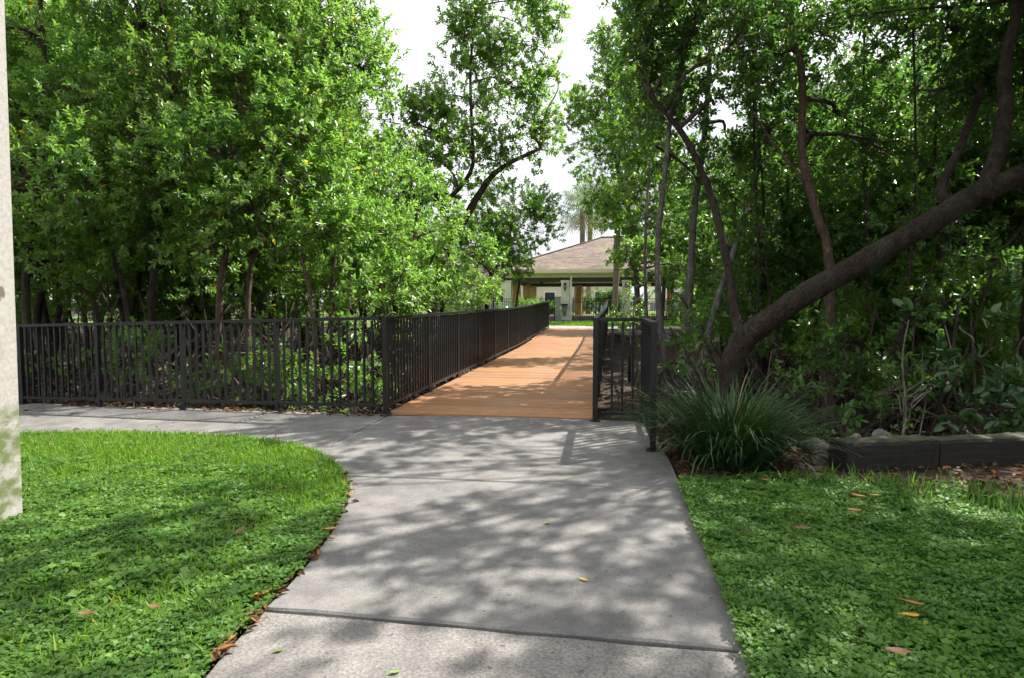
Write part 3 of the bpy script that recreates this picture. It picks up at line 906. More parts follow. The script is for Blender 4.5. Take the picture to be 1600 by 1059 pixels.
def tree(name, label, group, stems, blobs, base=None, leaf='leaf', wood='bark_brown', ll=.092, dens=245, fine=True,
         roots=0, seed=0, per=14, cat='tree', branch_share=.28, sides=8, z_ground=-0.75, limb_r=1.0, twig=.28):
    rg = random.Random(seed * 13 + 5)
    stems = [(catmull(p), a, b) for p, a, b in stems]
    base = Vector(base) if base is not None else stems[0][0][0].copy()
    root = empty(name, base); tag(root, label, cat, group)
    loc = lambda p: Vector(p) - base
    samples = []
    for i, (p, a, b) in enumerate(stems):
        m = MB(); n = len(p)
        m.tube([loc(q) for q in p], [(a + (b - a) * (j / (n - 1)) ** .8) * (1 + (.45 * max(0, 1 - j / 3) if p[0].z < 0.3 else 0)) for j in range(n)], sides + 2 if a > .1 else sides, wob=.09, rnd=rg)
        m.build('trunk', M[wood], root)
        for j, q in enumerate(p): samples.append((q, a + (b - a) * j / (n - 1)))
    bl = [(Vector(c), r) for c, r in blobs]
    mb = MB(); ends = []
    for c, r in bl:
        rr = r if not hasattr(r, '__len__') else max(r)
        best = min(samples, key=lambda s: (s[0] - c).length + (2.0 if s[0].z > c.z + .2 else 0))
        q0 = best[0]; d = c - q0
        p = [loc(q0), loc(q0 + d * .35 + Vector((rg.uniform(-.15, .15), rg.uniform(-.15, .15), rg.uniform(0, .15))) * d.length),
             loc(q0 + d * .7 + Vector((rg.uniform(-.1, .1), rg.uniform(-.1, .1), rg.uniform(-.02, .12))) * d.length), loc(c)]
        p = catmull(p, 3)
        r0 = min(best[1] * .8, .026 + .018 * d.length) * limb_r
        if d.length > .15:
            mb.tube(p, [r0 + (.010 - r0) * (i / (len(p) - 1)) for i in range(len(p))], 5, wob=.08, rnd=rg)
        ends.append((p, rr))
    LP = foliage([(tuple(loc(c)), r) for c, r in bl], dens, ll, per, twig, seed)
    CP, CD = LP[6], LP[7]
    ctr = [np.array(e[0][-1]) for e in ends]
    for i in range(len(CP)):
        if rg.random() > branch_share: continue
        k = min(range(len(ctr)), key=lambda q: float(np.sum((ctr[q] - CP[i]) ** 2)))
        src = ends[k][0][rg.randrange(len(ends[k][0]) // 2, len(ends[k][0]))]
        t = Vector(CP[i]) + Vector(CD[i]) * twig * .8
        md = (src + Vector(CP[i])) * .5 + Vector((rg.uniform(-.1, .1), rg.uniform(-.1, .1), rg.uniform(-.12, .04)))
        mb.tube([src, md, Vector(CP[i]), t], [.009, .0065, .0045, .002], 3, cap=False)
    if mb.v: mb.build('branches', M['twig' if wood != 'bark_grey' else 'bark_grey'], root)['kind'] = 'stuff'
    link('crown', leaves_mesh('crown', *LP[:6], fine=fine), M[leaf], root)
    if roots:
        mr = MB()
        for i in range(roots):
            st = stems[i % len(stems)]
            q = st[0][rg.randrange(0, max(1, len(st[0]) // 3))]
            z0 = rg.uniform(.0, 1.1); st_p = Vector((q.x, q.y, z_ground + .2 + z0))
            a = rg.uniform(0, 6.283); L = rg.uniform(.4, 1.3) * (.5 + z0)
            e = st_p + Vector((math.cos(a) * L, math.sin(a) * L, 0)); e.z = z_ground - .05
            mid_ = st_p.lerp(e, .55) + Vector((0, 0, .30 * L + .1))
            rr = rg.uniform(.010, .026)
            if -2.95 < e.x < .15: continue
            mr.tube([loc(v) for v in catmull([st_p, mid_, e], 4)], rr, 5, wob=.1, rnd=rg)
        o = mr.build('prop_roots', M['twig'], root); o['kind'] = 'stuff'
    return root

def B(*rows):
    return [(at(px, py, d), r) for px, py, d, r in rows]
def T(pts, a, b):
    return ([at(*p) if len(p) == 3 else p for p in pts], a, b)
def gp(px, d, z=-.75):
    """point on the low ground at forward distance d"""
    q = at(px, 470, d); return Vector((q.x, q.y, z))

GL = 'mangroves on the left bank'
GR = 'mangroves on the right bank'
#==TREES==
# --- left bank, front row
tree('mangrove_tree', 'leafy mangrove behind the left railing nearest the concrete pole', GL,
     [([gp(45, 10.2), at(40, 440, 10.2), at(60, 300, 10.3), at(70, 120, 10.5), at(60, -30, 10.6)], .075, .03),
      ([gp(115, 10.6), at(150, 480, 10.5), at(60, 420, 10.2), at(0, 390, 10.0)], .05, .02)],
     B((50, 50, 10.6, 1.2), (140, 150, 10.2, 1.1), (30, 180, 10.4, 1.0), (50, 285, 9.4, .95), (150, 285, 9.6, 1.0), (100, 390, 10.4, .7), (-60, 300, 10, 1.1), (-60, 60, 10.5, 1.3), (110, -40, 10.6, 1.2)),
     roots=26, seed=1, wood='bark_brown')
tree('mangrove_tree', 'dense mangrove with crossing dark stems in the middle of the left bank', GL,
     [([gp(215, 10.8), at(190, 440, 10.7), at(150, 360, 10.6), at(100, 300, 10.5), at(85, 220, 10.6)], .06, .025),
      ([gp(225, 10.6), at(240, 420, 10.6), at(262, 330, 10.5), at(270, 180, 10.5), at(250, 0, 10.6)], .065, .025)],
     B((220, 40, 10.8, 1.2), (280, 140, 10.4, 1.1), (205, 215, 10.2, 1.0), (280, 290, 9.8, 1.0), (225, 360, 10.2, .8), (330, 60, 10.8, 1.0), (180, -30, 10.8, 1.1)),
     roots=30, seed=2)
tree('mangrove_tree', 'mangrove with sunlit light green sprays above the left railing', GL,
     [([gp(335, 10.4), at(345, 440, 10.4), at(370, 330, 10.4), at(365, 180, 10.7), at(400, 20, 11)], .07, .025),
      ([gp(385, 10.8), at(390, 430, 10.8), at(430, 330, 10.9), at(450, 160, 11.2), at(430, 40, 11.4)], .06, .02)],
     B((370, 40, 11.2, 1.2), (385, 160, 10.2, 1.1), (345, 235, 9.7, .9), (425, 235, 9.8, 1.0), (400, 330, 9.6, .9), (330, 390, 9.8, .7), (450, 110, 11.2, 1.1), (440, -20, 11.4, 1.1)),
     roots=26, seed=3, wood='bark_red')
tree('mangrove_tree', 'tall mangrove with slender reddish trunk left of the open sky', GL,
     [([gp(497, 9.8), at(488, 480, 9.8), at(468, 390, 9.8), at(455, 290, 9.9), at(420, 225, 10)], .042, .02),
      ([gp(520, 11.2), at(520, 420, 11.2), at(545, 300, 11.3), at(530, 150, 11.6), at(540, 30, 12)], .07, .02)],
     B((510, 70, 11.6, 1.05), (555, 30, 12.2, .75), (570, 110, 12.2, .75), (530, 170, 11.2, .9), (480, 200, 10.5, .9), (490, 290, 9.8, .85), (555, 260, 11.2, .75), (525, 365, 9.8, .75), (600, 370, 10.6, .7), (560, 310, 10.5, .7), (500, -30, 11.8, 1.1)),
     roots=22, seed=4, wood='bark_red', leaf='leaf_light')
tree('mangrove_tree', 'bushy mangrove leaning over the near end of the left bridge railing', GL,
     [([gp(610, 12.5), at(620, 430, 12.5), at(650, 360, 12.8), at(640, 260, 13.5)], .06, .02), ([gp(660, 12.8), at(670, 420, 12.9), at(705, 385, 13.2)], .045, .015)],
     B((630, 300, 13.2, .95), (590, 265, 13.2, .6), (655, 370, 12.6, 1.0), (705, 415, 13.2, .85), (640, 430, 11.6, .75), (735, 445, 14, .6), (600, 440, 10.4, .45)),
     roots=24, seed=5, leaf='leaf_light')
tree('mangrove_tree', 'tall mangrove leaning right across the open sky beside the bridge', GL,
     [([gp(655, 17.2), at(690, 410, 17.3), at(722, 350, 17.4), at(758, 290, 17.5), at(785, 262, 17.6), at(845, 232, 17.8)], .17, .05),
      ([at(722, 350, 17.4), at(690, 330, 17.2), at(735, 270, 17.4), at(738, 215, 17.5), at(735, 110, 17.8), at(745, 10, 18)], .085, .03),
      ([at(740, 240, 17.5), at(700, 215, 17.2), at(655, 195, 17)], .06, .02)],
     B((765, 40, 18, 1.15), (720, 60, 18, .6), (815, 40, 18.2, .9), (850, 75, 18.2, .45), (745, 115, 18, .8), (800, 130, 18, 1.0), (765, 195, 17.6, 1.05), (710, 215, 17.4, .95), (665, 205, 17, .9), (650, 165, 17.2, .45),
       (820, 205, 18, .65), (845, 225, 18, .4), (690, 275, 17, 1.0), (640, 240, 16.8, .7), (735, 290, 17.8, .8), (745, -30, 18, 1.1), (815, -40, 18.2, 1.1), (640, 290, 16, .9), (615, 245, 15, .7), (600, 190, 14.5, .45), (860, 200, 18, .45), (870, 110, 18.2, .45), (835, 240, 17.6, .45), (790, 75, 17.6, .8), (700, 100, 17.8, .45), (740, 165, 17.4, .8), (670, 170, 17, .6), (625, 165, 16.6, .4), (700, 150, 17.6, .6), (680, 240, 16.6, .8), (715, 20, 18, .6), (840, 150, 18, .6), (780, 240, 17.6, .6), (815, 250, 18, .45), (850, 20, 18.2, .6), (630, 200, 16.8, .5)),
     roots=14, seed=6, ll=.115, wood='bark_brown', dens=165, leaf='leaf_light')
tree('mangrove_tree', 'dark rounded mangrove leaning to the pavilion roof with sunlit right edge', GL,
     [([gp(755, 20), at(765, 440, 20.3), at(790, 400, 21), at(800, 350, 22)], .09, .03), ([gp(800, 21.5), at(812, 440, 21.6), at(835, 425, 22)], .05, .02)],
     B((800, 345, 22, 1.35), (760, 360, 21, 1.1), (845, 325, 22.6, .8), (850, 365, 22.6, .75), (800, 405, 21.4, .85), (765, 420, 20, .8), (720, 390, 18.5, 1.0), (805, 310, 22, .7), (760, 455, 19, .5)),
     roots=12, seed=7, ll=.12, dens=230)
for i, (px, py, d, r, lab) in enumerate((
        (310, 590, 9.2, .34, 'small dim sprout behind the left railing left of the middle posts'),
        (500, 600, 8.6, .36, 'low sprout behind the left railing two panels before the corner'),
        (95, 590, 10, .36, 'dim sprout behind the left railing close to the pole'),
        (395, 560, 9.0, .42, 'low leafy mangrove sprout behind the middle of the left railing'),
        (575, 560, 8.3, .40, 'bright leafy sprout behind the left railing beside the corner post'),
        (430, 600, 8.8, .34, 'small leafy sprout low behind the left railing'),
        (205, 560, 9.6, .40, 'dim leafy sprout behind the left railing near its far posts'),
        (545, 470, 9.2, .40, 'light green mangrove sprout rising over the railing before the corner'))):
    c = at(px, py, d)
    tree('mangrove_sprout', lab, 'young mangroves behind the left railing',
         [([Vector((c.x + random.uniform(-.1, .1), c.y, ground_h(c.x, c.y) - .03)), c + Vector((0, 0, -.25)), c + Vector((0, 0, .2))], .014, .006)],
         [(c, r), (c + Vector((random.uniform(-.25, .25), .1, -.38)), r * .8), (c + Vector((random.uniform(-.2, .2), 0, .3)), r * .6)],
         seed=20 + i, cat='shrub', dens=150, ll=.095, wood='twig')
for i, (px, py, d, lab) in enumerate(((770, 470, 22.5, 'bright green shrub against the far end of the left bridge railing'), (815, 468, 27.0, 'yellow-green shrub beyond the bridge below the pavilion eave'), (845, 474, 31, 'low yellow-green hedge shrub under the red sign'))):
    c = at(px, py, d)
    tree('shrub', lab, 'shrubs by the far end of the bridge', [([Vector((c.x, c.y, ground_h(c.x, c.y))), c], .03, .01)],
         [(c + Vector((0, 0, -.35)), .55), (c + Vector((.5, .1, -.45)), .45), (c + Vector((-.5, 0, -.4)), .5)], seed=40 + i, cat='shrub', ll=.12, dens=170, per=12, fine=False, wood='twig')

# --- right bank: the leaning giant
tree('leaning_tree', 'massive dark trunk leaning up to the right from behind the strap-leaf clump', GR,
     [([Vector((1.10, 7.45, -.8)), at(1128, 620, 7.5), at(1147, 561, 7.45), at(1165, 527, 7.4), at(1204, 499, 7.3), at(1249, 466, 7.2), at(1339, 415, 7.05), at(1440, 356, 6.9), at(1528, 304, 6.85), at(1600, 272, 6.8), at(1760, 205, 6.9), at(1900, 100, 7.4)], .148, .115),
      ([at(1535, 315, 6.8), at(1560, 235, 6.9), at(1572, 170, 7.0), at(1570, 110, 7.0), at(1592, 0, 7.0), at(1600, -120, 7)], .10, .05),
      ([at(1505, 325, 6.95), at(1470, 300, 7.3), at(1500, 230, 7.5), at(1540, 120, 7.8), at(1560, 40, 8)], .07, .03),
      ([at(1165, 545, 7.6), at(1150, 500, 7.9), at(1138, 420, 8.2), at(1112, 310, 8.4), at(1070, 215, 8.5), at(1018, 152, 8.5)], .075, .035)],
     B((1590, -60, 7, 1.2), (1690, 20, 7.4, 1.2), (1560, 60, 7.6, .7), (1480, 40, 8, .9), (1430, 140, 8.2, .7), (1560, 160, 8.2, .6), (1760, 100, 7, 1.3),
       (1010, 60, 8.6, .65), (1080, 30, 8.4, .8), (1060, 120, 8.6, .55), (1150, 60, 8.2, .8), (1000, 110, 8.6, .4), (1130, 150, 8.6, .6), (1040, -30, 8.4, .8)),
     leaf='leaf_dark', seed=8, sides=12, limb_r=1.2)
tree('mangrove_tree', 'slender brown curving trunk rising behind the leaning giant', GR,
     [([gp(1300, 8.6), at(1296, 420, 8.6), at(1275, 330, 8.6), at(1253, 240, 8.7), at(1254, 130, 8.7), at(1235, 0, 8.8), at(1230, -100, 8.8)], .07, .045),
      ([at(1262, 290, 8.65), at(1205, 220, 8.9), at(1160, 150, 9.2)], .03, .015)],
     B((1250, -20, 9, 1.0), (1200, 100, 9.2, .8), (1310, 60, 9.2, .9), (1320, 180, 9.6, .8), (1200, 220, 9.8, .7), (1370, 20, 9.2, .9), (1270, 260, 10, .6), (1390, 240, 9.6, .7)),
     leaf='leaf_dark', wood='bark_red', seed=9)
tree('mangrove_tree', 'pale grey trunk right behind the short railing wing', GR,
     [([gp(1062, 8.4), at(1042, 570, 8.3), at(1031, 500, 8.3), at(1028, 380, 8.5), at(1040, 260, 8.7), at(1050, 170, 8.9), at(1075, 60, 9)], .055, .03),
      ([at(1040, 560, 8.3), at(1052, 590, 8.2), gp(1075, 8.1)], .03, .02)],
     B((1075, 60, 9.2, .7), (1010, 170, 9.4, .55), (1085, 190, 9.4, .6), (1030, 260, 10, .5), (1090, 280, 9.8, .5)),
     leaf='leaf_dark', wood='bark_grey', dens=130, seed=10, roots=10)
tree('mangrove_tree', 'thick pale grey trunk between the railing wing and the leaning giant', GR,
     [([gp(1060, 9.4), at(1068, 560, 9.4), at(1078, 440, 9.5), at(1085, 330, 9.8), at(1100, 220, 10), at(1110, 80, 10)], .082, .04)],
     B((1110, 100, 10.2, .8), (1150, 220, 10.4, .7), (1090, 330, 10.6, .5), (1160, 320, 10.8, .6), (1140, 10, 10.2, .8)),
     leaf='leaf_dark', wood='bark_grey', dens=130, seed=11, roots=12)
tree('mangrove_tree', 'grey trunk slanting right just left of the giant\'s base', GR,
     [([gp(1080, 8.8), at(1100, 560, 8.8), at(1112, 500, 8.9), at(1130, 440, 9.2), at(1160, 350, 9.8), at(1190, 250, 10.4)], .07, .03)],
     B((1190, 250, 10.6, .8), (1220, 340, 10.8, .7), (1150, 400, 10.6, .6), (1230, 160, 10.8, .9)),
     leaf='leaf_dark', wood='bark_grey', dens=130, seed=12, roots=14)
tree('mangrove_tree', 'thin straight dark-barked tree before the pavilion\'s right column', GR,
     [([gp(1012, 13.5), at(1010, 500, 13.5), at(1008, 400, 13.6), at(1012, 300, 13.8), at(1022, 170, 14)], .05, .025)],
     B((1020, 130, 14.2, 1.0), (990, 200, 14.4, .8), (1050, 240, 14.4, .9), (1000, 300, 14.4, .7), (1060, 350, 14.6, .7), (1085, 420, 14, .6)),
     seed=13, ll=.105, wood='bark_grey', roots=10)
tree('mangrove_tree', 'light green mangrove edging the sky above the pavilion', GR,
     [([gp(1000, 24), at(995, 450, 24), at(985, 340, 24.4), at(960, 240, 25), at(950, 120, 25)], .14, .05), ([gp(1030, 24), at(1040, 400, 24), at(1035, 260, 24)], .11, .04)],
     B((945, 170, 25, 1.5), (905, 160, 26, .7), (890, 195, 26, .6), (975, 110, 24.6, 1.3), (930, 245, 25.6, 1.25), (985, 235, 24, 1.5), (955, 320, 25, 1.2), (1000, 335, 24, 1.3), (975, 390, 24.6, .8), (1010, 40, 24, 1.4), (1050, 130, 24, 1.5), (1060, 300, 24, 1.4), (1060, 390, 24, 1.0), (1010, 420, 24, .6), (880, 230, 26, .35), (950, 60, 24.6, .7), (985, 402, 22, .7), (1030, 412, 22, .85), (1062, 425, 20, .7), (1040, 375, 23, .9), (1080, 360, 22, .9)),
     seed=14, ll=.13, dens=200, wood='bark_grey', leaf='leaf_light')
tree('leafy_shrub', 'leafy bush beside the right bridge railing in front of the pavilion column', 'shrubs by the far end of the bridge',
     [([gp(985, 15, -.7), at(985, 500, 15)], .03, .012)], B((985, 485, 15, .45), (1000, 510, 14.6, .4), (970, 490, 15.2, .3), (1000, 465, 15.4, .35)), cat='shrub', seed=15, wood='twig', dens=150)
tree('broad_leaved_shrub', 'shrub with broad dark glossy leaves behind the timber edging at right', 'shrubs behind the timber edging',
     [([Vector((3.5, 6.4, -.3)), at(1540, 600, 6.3), at(1520, 540, 6.2)], .025, .012), ([Vector((3.7, 6.4, -.3)), at(1600, 590, 6.2)], .025, .012)],
     B((1540, 620, 5.9, .36), (1600, 600, 5.9, .42), (1480, 590, 6.1, .30), (1560, 540, 6.3, .40), (1640, 640, 5.8, .45), (1500, 510, 6.5, .35), (1600, 500, 6.6, .4)),
     leaf='broad', wood='twig', ll=.15, dens=70, per=8, seed=16, cat='shrub', twig=.25)
tree('dead_shrub', 'bare pale dead shrub with forked twigs behind the timber edging', 'shrubs behind the timber edging',
     [([Vector((2.55, 5.85, -.12)), at(1415, 640, 5.8), at(1410, 560, 5.8), at(1420, 500, 5.8)], .014, .005)] +
     [([at(1415 + a * .1, 660 - e, 5.78), at(1415 + a * .35 + e * .4, 620 - e * .5, 5.75 + e * .004), at(1415 + a, py, 5.7 + e * .01)], .007, .002) for a, py, e in ((-45, 560, 30), (-22, 590, 5), (26, 545, 40), (40, 610, 0), (85, 575, 22), (-60, 620, 12), (16, 600, 50))],
     B((1400, 640, 5.85, .16)), leaf='leaf_dark', wood='twig_pale', dens=60, seed=17, cat='shrub', branch_share=0, per=6)

# --- thicket trees, copied through the depth of both banks
def proto(seed, label, group, leaf, h=7.0, spread=2.1, dens=150):
    g = random.Random(seed)
    stems = []; tips = []
    for k in range(4):
        a = g.uniform(0, 6.28); s = g.uniform(.15, .9)
        p = [Vector((g.uniform(-.25, .25), g.uniform(-.25, .25), 0))]
        for j in range(1, 6):
            t = j / 5
            p.append(Vector((math.cos(a) * s * spread * t ** 1.3 + g.uniform(-.15, .15), math.sin(a) * s * spread * t ** 1.3 + g.uniform(-.15, .15), h * t * g.uniform(.8, .92))))
        stems.append((p, g.uniform(.05, .085), .02)); tips.append(p)
    blobs = []
    for k in range(24):
        z = h * (.30 + .70 * (k + .5) / 24); a = g.uniform(0, 6.28)
        rr = spread * math.sqrt(max(.12, 1 - ((z / h - .58) / .52) ** 2)) * g.uniform(.25, .95)
        blobs.append((Vector((math.cos(a) * rr, math.sin(a) * rr, z)), g.uniform(.65, 1.0) * (1.0 if z > h * .3 else .6)))
    return tree('mangrove_tree', label, group, stems, blobs, base=(0, 0, 0), leaf=leaf, seed=seed, ll=.125, dens=dens, fine=False, per=12, roots=16, z_ground=0.0, branch_share=.08, sides=6)
LBL_L = 'mangrove deep in the thicket left of the bridge'
LBL_R = 'mangrove deep in the thicket right of the bridge'
GBL, GBR = 'thicket trees left of the bridge', 'thicket trees right of the bridge'
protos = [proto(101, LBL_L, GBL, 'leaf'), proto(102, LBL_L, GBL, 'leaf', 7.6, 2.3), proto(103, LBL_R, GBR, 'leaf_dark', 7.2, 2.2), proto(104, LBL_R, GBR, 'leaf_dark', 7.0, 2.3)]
used = [False] * 4
pr_rng = random.Random(5)
def plant(px, d, sc=1.0, label=None, group=None, pos=None, z=-.8, k=None, cat=None):
    k = (pr_rng.randrange(2) + (0 if (px < 800 and pos is None) else 2)) if k is None else k
    o = protos[k] if not used[k] else copy_tree(protos[k])
    used[k] = True
    p = Vector(pos) if pos is not None else gp(px, d, z)
    o.location = (p.x, p.y, z)
    o.rotation_euler.z = pr_rng.uniform(0, 6.28)
    s = sc * pr_rng.uniform(.92, 1.1); o.scale = (s, s, s * pr_rng.uniform(.95, 1.1))
    o['label'] = label or (LBL_L if (px if pos is None else (0 if p.x < 0 else 2000)) < 800 else LBL_R)
    o['group'] = group or (GBL if o['label'] == LBL_L else GBR if o['label'] == LBL_R else 'shade trees on the right')
    return o
for px, d, s in ((-60, 13, 1.1), (70, 14, 1.15), (200, 13.5, 1.1), (310, 14.5, 1.15), (415, 14.5, 1.1), (0, 18, 1.35), (150, 18.5, 1.35), (290, 19, 1.35), (400, 19, 1.35), (480, 20, 1.2),
                 (-80, 24, 1.6), (90, 25, 1.6), (230, 26, 1.6), (350, 26, 1.6), (440, 27, 1.6), (520, 30, 1.35), (590, 26, .8), (640, 24, .68), (690, 26, .62), (560, 20, .9)):
    plant(px, d, s)
for px, d, s in ((1200, 12.5, .66), (1290, 11.8, .75), (1390, 11.4, .8), (1490, 11, .8), (1600, 10.5, .85), (1720, 10, .9), (1140, 17, .7), (1240, 16, .85), (1350, 15.5, 1.0), (1470, 15, 1.05), (1590, 15, 1.1), (1710, 15, 1.2),
                 (1120, 24, .9), (1220, 23, 1.2), (1330, 22, 1.4), (1450, 22, 1.5), (1570, 22, 1.5), (1690, 22, 1.6), (1110, 32, 1.0), (1200, 30, 1.7), (1320, 31, 1.7), (1450, 32, 1.8)):
    plant(px, d, s)
for px, d, s in ((-90, 38, 1.5), (60, 39, 1.5), (200, 40, 1.5), (330, 41, 1.5), (450, 42, 1.4), (550, 44, 1.2), (640, 46, .8), (1130, 44, 1.2), (1200, 42, 1.4), (1290, 40, 1.5), (1390, 40, 1.5), (1500, 39, 1.5), (1610, 38, 1.5), (1720, 38, 1.5)):
    plant(px, d, s, *(('distant tree closing the view behind the left bank', 'distant trees behind the left bank') if px < 800 else ('distant tree closing the view behind the right bank', 'distant trees behind the right bank')), z=-.3)
for px, d, s in ((1170, 14, .36), (1260, 13, .4), (1350, 13, .4), (1430, 12.6, .42), (1520, 12, .4), (1620, 12, .4), (1100, 18, .36), (1330, 9.6, .30), (1460, 9.2, .32), (1560, 8.8, .3)):
    plant(px, d, s, 'low mangrove filling the dim floor behind the leaning giant', 'low mangroves behind the leaning giant', k=pr_rng.randrange(2))
for px, d, s in ((20, 17, .42), (110, 16, .45), (190, 18, .42), (270, 16.5, .45), (350, 18, .45), (430, 17, .42), (500, 18, .42), (60, 22, .5), (230, 22, .5), (390, 22, .5), (540, 23, .45), (610, 20, .36)):
    plant(px, d, s, 'low mangrove in the dark under the tall left bank trees', 'low mangroves under the left bank')
# tall tree added mostly above the view, crown laid out to dapple the walk
g_ = random.Random(31)
ob = [(Vector((x + g_.uniform(-.3, .3), y + g_.uniform(-.3, .3), 5.1 + .2 * (x - 2) + g_.uniform(-.4, .9))), g_.uniform(.25, .42))
      for x in (2.7, 3.2, 3.7, 4.2, 4.7, 5.2, 5.7, 6.2) for y in (4.7, 5.2, 5.7, 6.2, 6.7, 7.2, 7.7, 8.2) if g_.random() < .66]
ob += [(Vector((x + g_.uniform(-.3, .3), y + g_.uniform(-.3, .3), 8.9 + g_.uniform(-.4, .6))), g_.uniform(.35, .55)) for x in (2.3, 3.0, 3.6) for y in (5.8, 6.5, 7.2)]
ob += [(Vector((x + g_.uniform(-.25, .25), y + g_.uniform(-.25, .25), 5.5 + g_.uniform(-.2, .8))), g_.uniform(.25, .40)) for x in (1.5, 2.0, 2.5) for y in (5.8, 6.3, 6.8, 7.3, 7.8, 8.3, 8.8) if g_.random() < .66]
ob += [(Vector((x + g_.uniform(-.2, .2), y + g_.uniform(-.2, .2), 5.9 + g_.uniform(-.3, .8))), g_.uniform(.45, .6)) for x, y in ((4.7, 4.7), (5.4, 4.9), (6.1, 5.2), (5.0, 5.5), (5.7, 5.8), (4.6, 6.3), (5.2, 6.5), (6.2, 6.3))]
tree('mangrove_tree', 'added tall tree at the right edge, its thin high crown shaped to dapple the walk', GR,
     [([Vector((5.6, 9.2, -.75)), Vector((5.4, 9.0, 2.5)), Vector((5.0, 8.6, 5.0)), Vector((4.4, 7.6, 6.4)), Vector((3.8, 6.8, 8.6))], .12, .03),
      ([Vector((5.2, 8.8, 4.0)), Vector((5.9, 7.2, 6.2)), Vector((6.2, 6.2, 8.2))], .08, .03)],
     ob, leaf='leaf_dark', seed=33, dens=125, wood='bark_brown', limb_r=.38, branch_share=.12)
# slender dark stems standing through the right bank
for i, (px, top, d, r, lab) in enumerate(((1185, 1175, 9.2, .022, 'thin dark stem just right of the giant\'s bend'), (1345, 1352, 9.6, .030, 'thin dark stem rising right of the slender brown trunk'), (1412, 1425, 8.2, .024, 'thin straight dark stem crossing the giant at its middle'),
        (1468, 1475, 8.6, .028, 'dark vine-like stem crossing the giant below its upright limb'), (1225, 1160, 10.4, .030, 'thin stem slanting left behind the giant\'s lower trunk'), (1515, 1455, 10, .045, 'dark stem slanting left under the upright limb'), (1395, 1500, 8.9, .06, 'dark stem running up right beneath the giant'), (1440, 1620, 9.4, .05, 'dark low stem running right in the gloom below the giant'))):
    low = 2 if i >= 6 else 0
    pts = [gp(px, d), at(px - 6, 560, d), at(px + (top - px) * .3 + g_.uniform(-10, 10), 430 if not low else 480, d), at(px + (top - px) * .6 + g_.uniform(-12, 12), 240 if not low else 410, d + .1), at(top, -20 if not low else 330, d + .2)]
    tree('slender_mangrove', lab, 'slender stems on the right bank', [(pts, r, r * .6)],
         [(at(top + g_.uniform(-60, 60), py, d + .3), g_.uniform(.28, .45)) for py in ((20, 130, 260, 350) if not low else (330, 420))], leaf='leaf_dark', seed=300 + i, dens=170)
for i, (px, py, d, r, lab) in enumerate(((1095, 545, 7.8, .26, 'small leafy shrub between the grey trunks and the giant\'s foot'), (1205, 575, 6.8, .24, 'leafy sprig in front of the giant\'s foot above the strap leaves'), (1275, 545, 7.6, .34, 'dim leafy shrub under the lower part of the giant'),
        (1350, 570, 7.8, .36, 'dim leafy shrub in the gloom left of the dead shrub'), (1440, 480, 8.0, .36, 'leafy shrub right under the middle of the giant'), (1390, 610, 7.0, .26, 'low dark shrub behind the dead shrub'), (1530, 430, 7.6, .36, 'leafy shrub under the giant near the right edge'), (1290, 640, 6.6, .22, 'low dark shrub behind the pale rocks'))):
    c = at(px, py, d)
    tree('understory_shrub', lab, 'understory shrubs around the giant', [([Vector((c.x + g_.uniform(-.15, .15), c.y + .05, ground_h(c.x, c.y) - .03)), c + Vector((g_.uniform(-.1, .1), 0, -.3)), c + Vector((0, 0, .2))], .014, .006)],
         [(c, r), (c + Vector((g_.uniform(-.35, .35), .1, -.3)), r * .85), (c + Vector((g_.uniform(-.35, .35), .1, .25)), r * .8)], leaf='leaf_dark', seed=400 + i, cat='shrub', dens=150, wood='twig')
# low leafy stems filling the front of the left bank
for i, (px, py, d, r) in enumerate(((165, 440, 12.2, .40), (310, 450, 12, .36), (560, 450, 10.6, .45), (640, 480, 11.2, .45), (690, 470, 13, .5))):
    c = at(px, py, d)
    tree('mangrove_sapling', ('%s thin sapling in the dim front of the left bank, counted from the pole' % ('first', 'second', 'third', 'fourth', 'fifth')[i]), 'saplings along the left bank',
         [([Vector((c.x + g_.uniform(-.3, .3), c.y + .1, -.78)), c + Vector((g_.uniform(-.2, .2), 0, -.6)), c + Vector((0, 0, .3))], .028, .01)],
         [(c, r), (c + Vector((g_.uniform(-.4, .4), 0, -.55)), r * .8), (c + Vector((g_.uniform(-.5, .5), .2, .45)), r * .9)], seed=200 + i, cat='tree', dens=120, roots=10)
# shade trees standing right of the camera: they dapple the walk and close the canopy overhead
for i, (x, y, s) in enumerate(((7.2, 5.6, 1.15), (6.6, 3.0, 1.1), (5.6, 0.2, 1.0))):
    plant(0, 0, s, 'shade tree standing right of the walk just outside the view', 'shade trees on the right', pos=(x, y, 0), z=-.1)
#==SMALL==

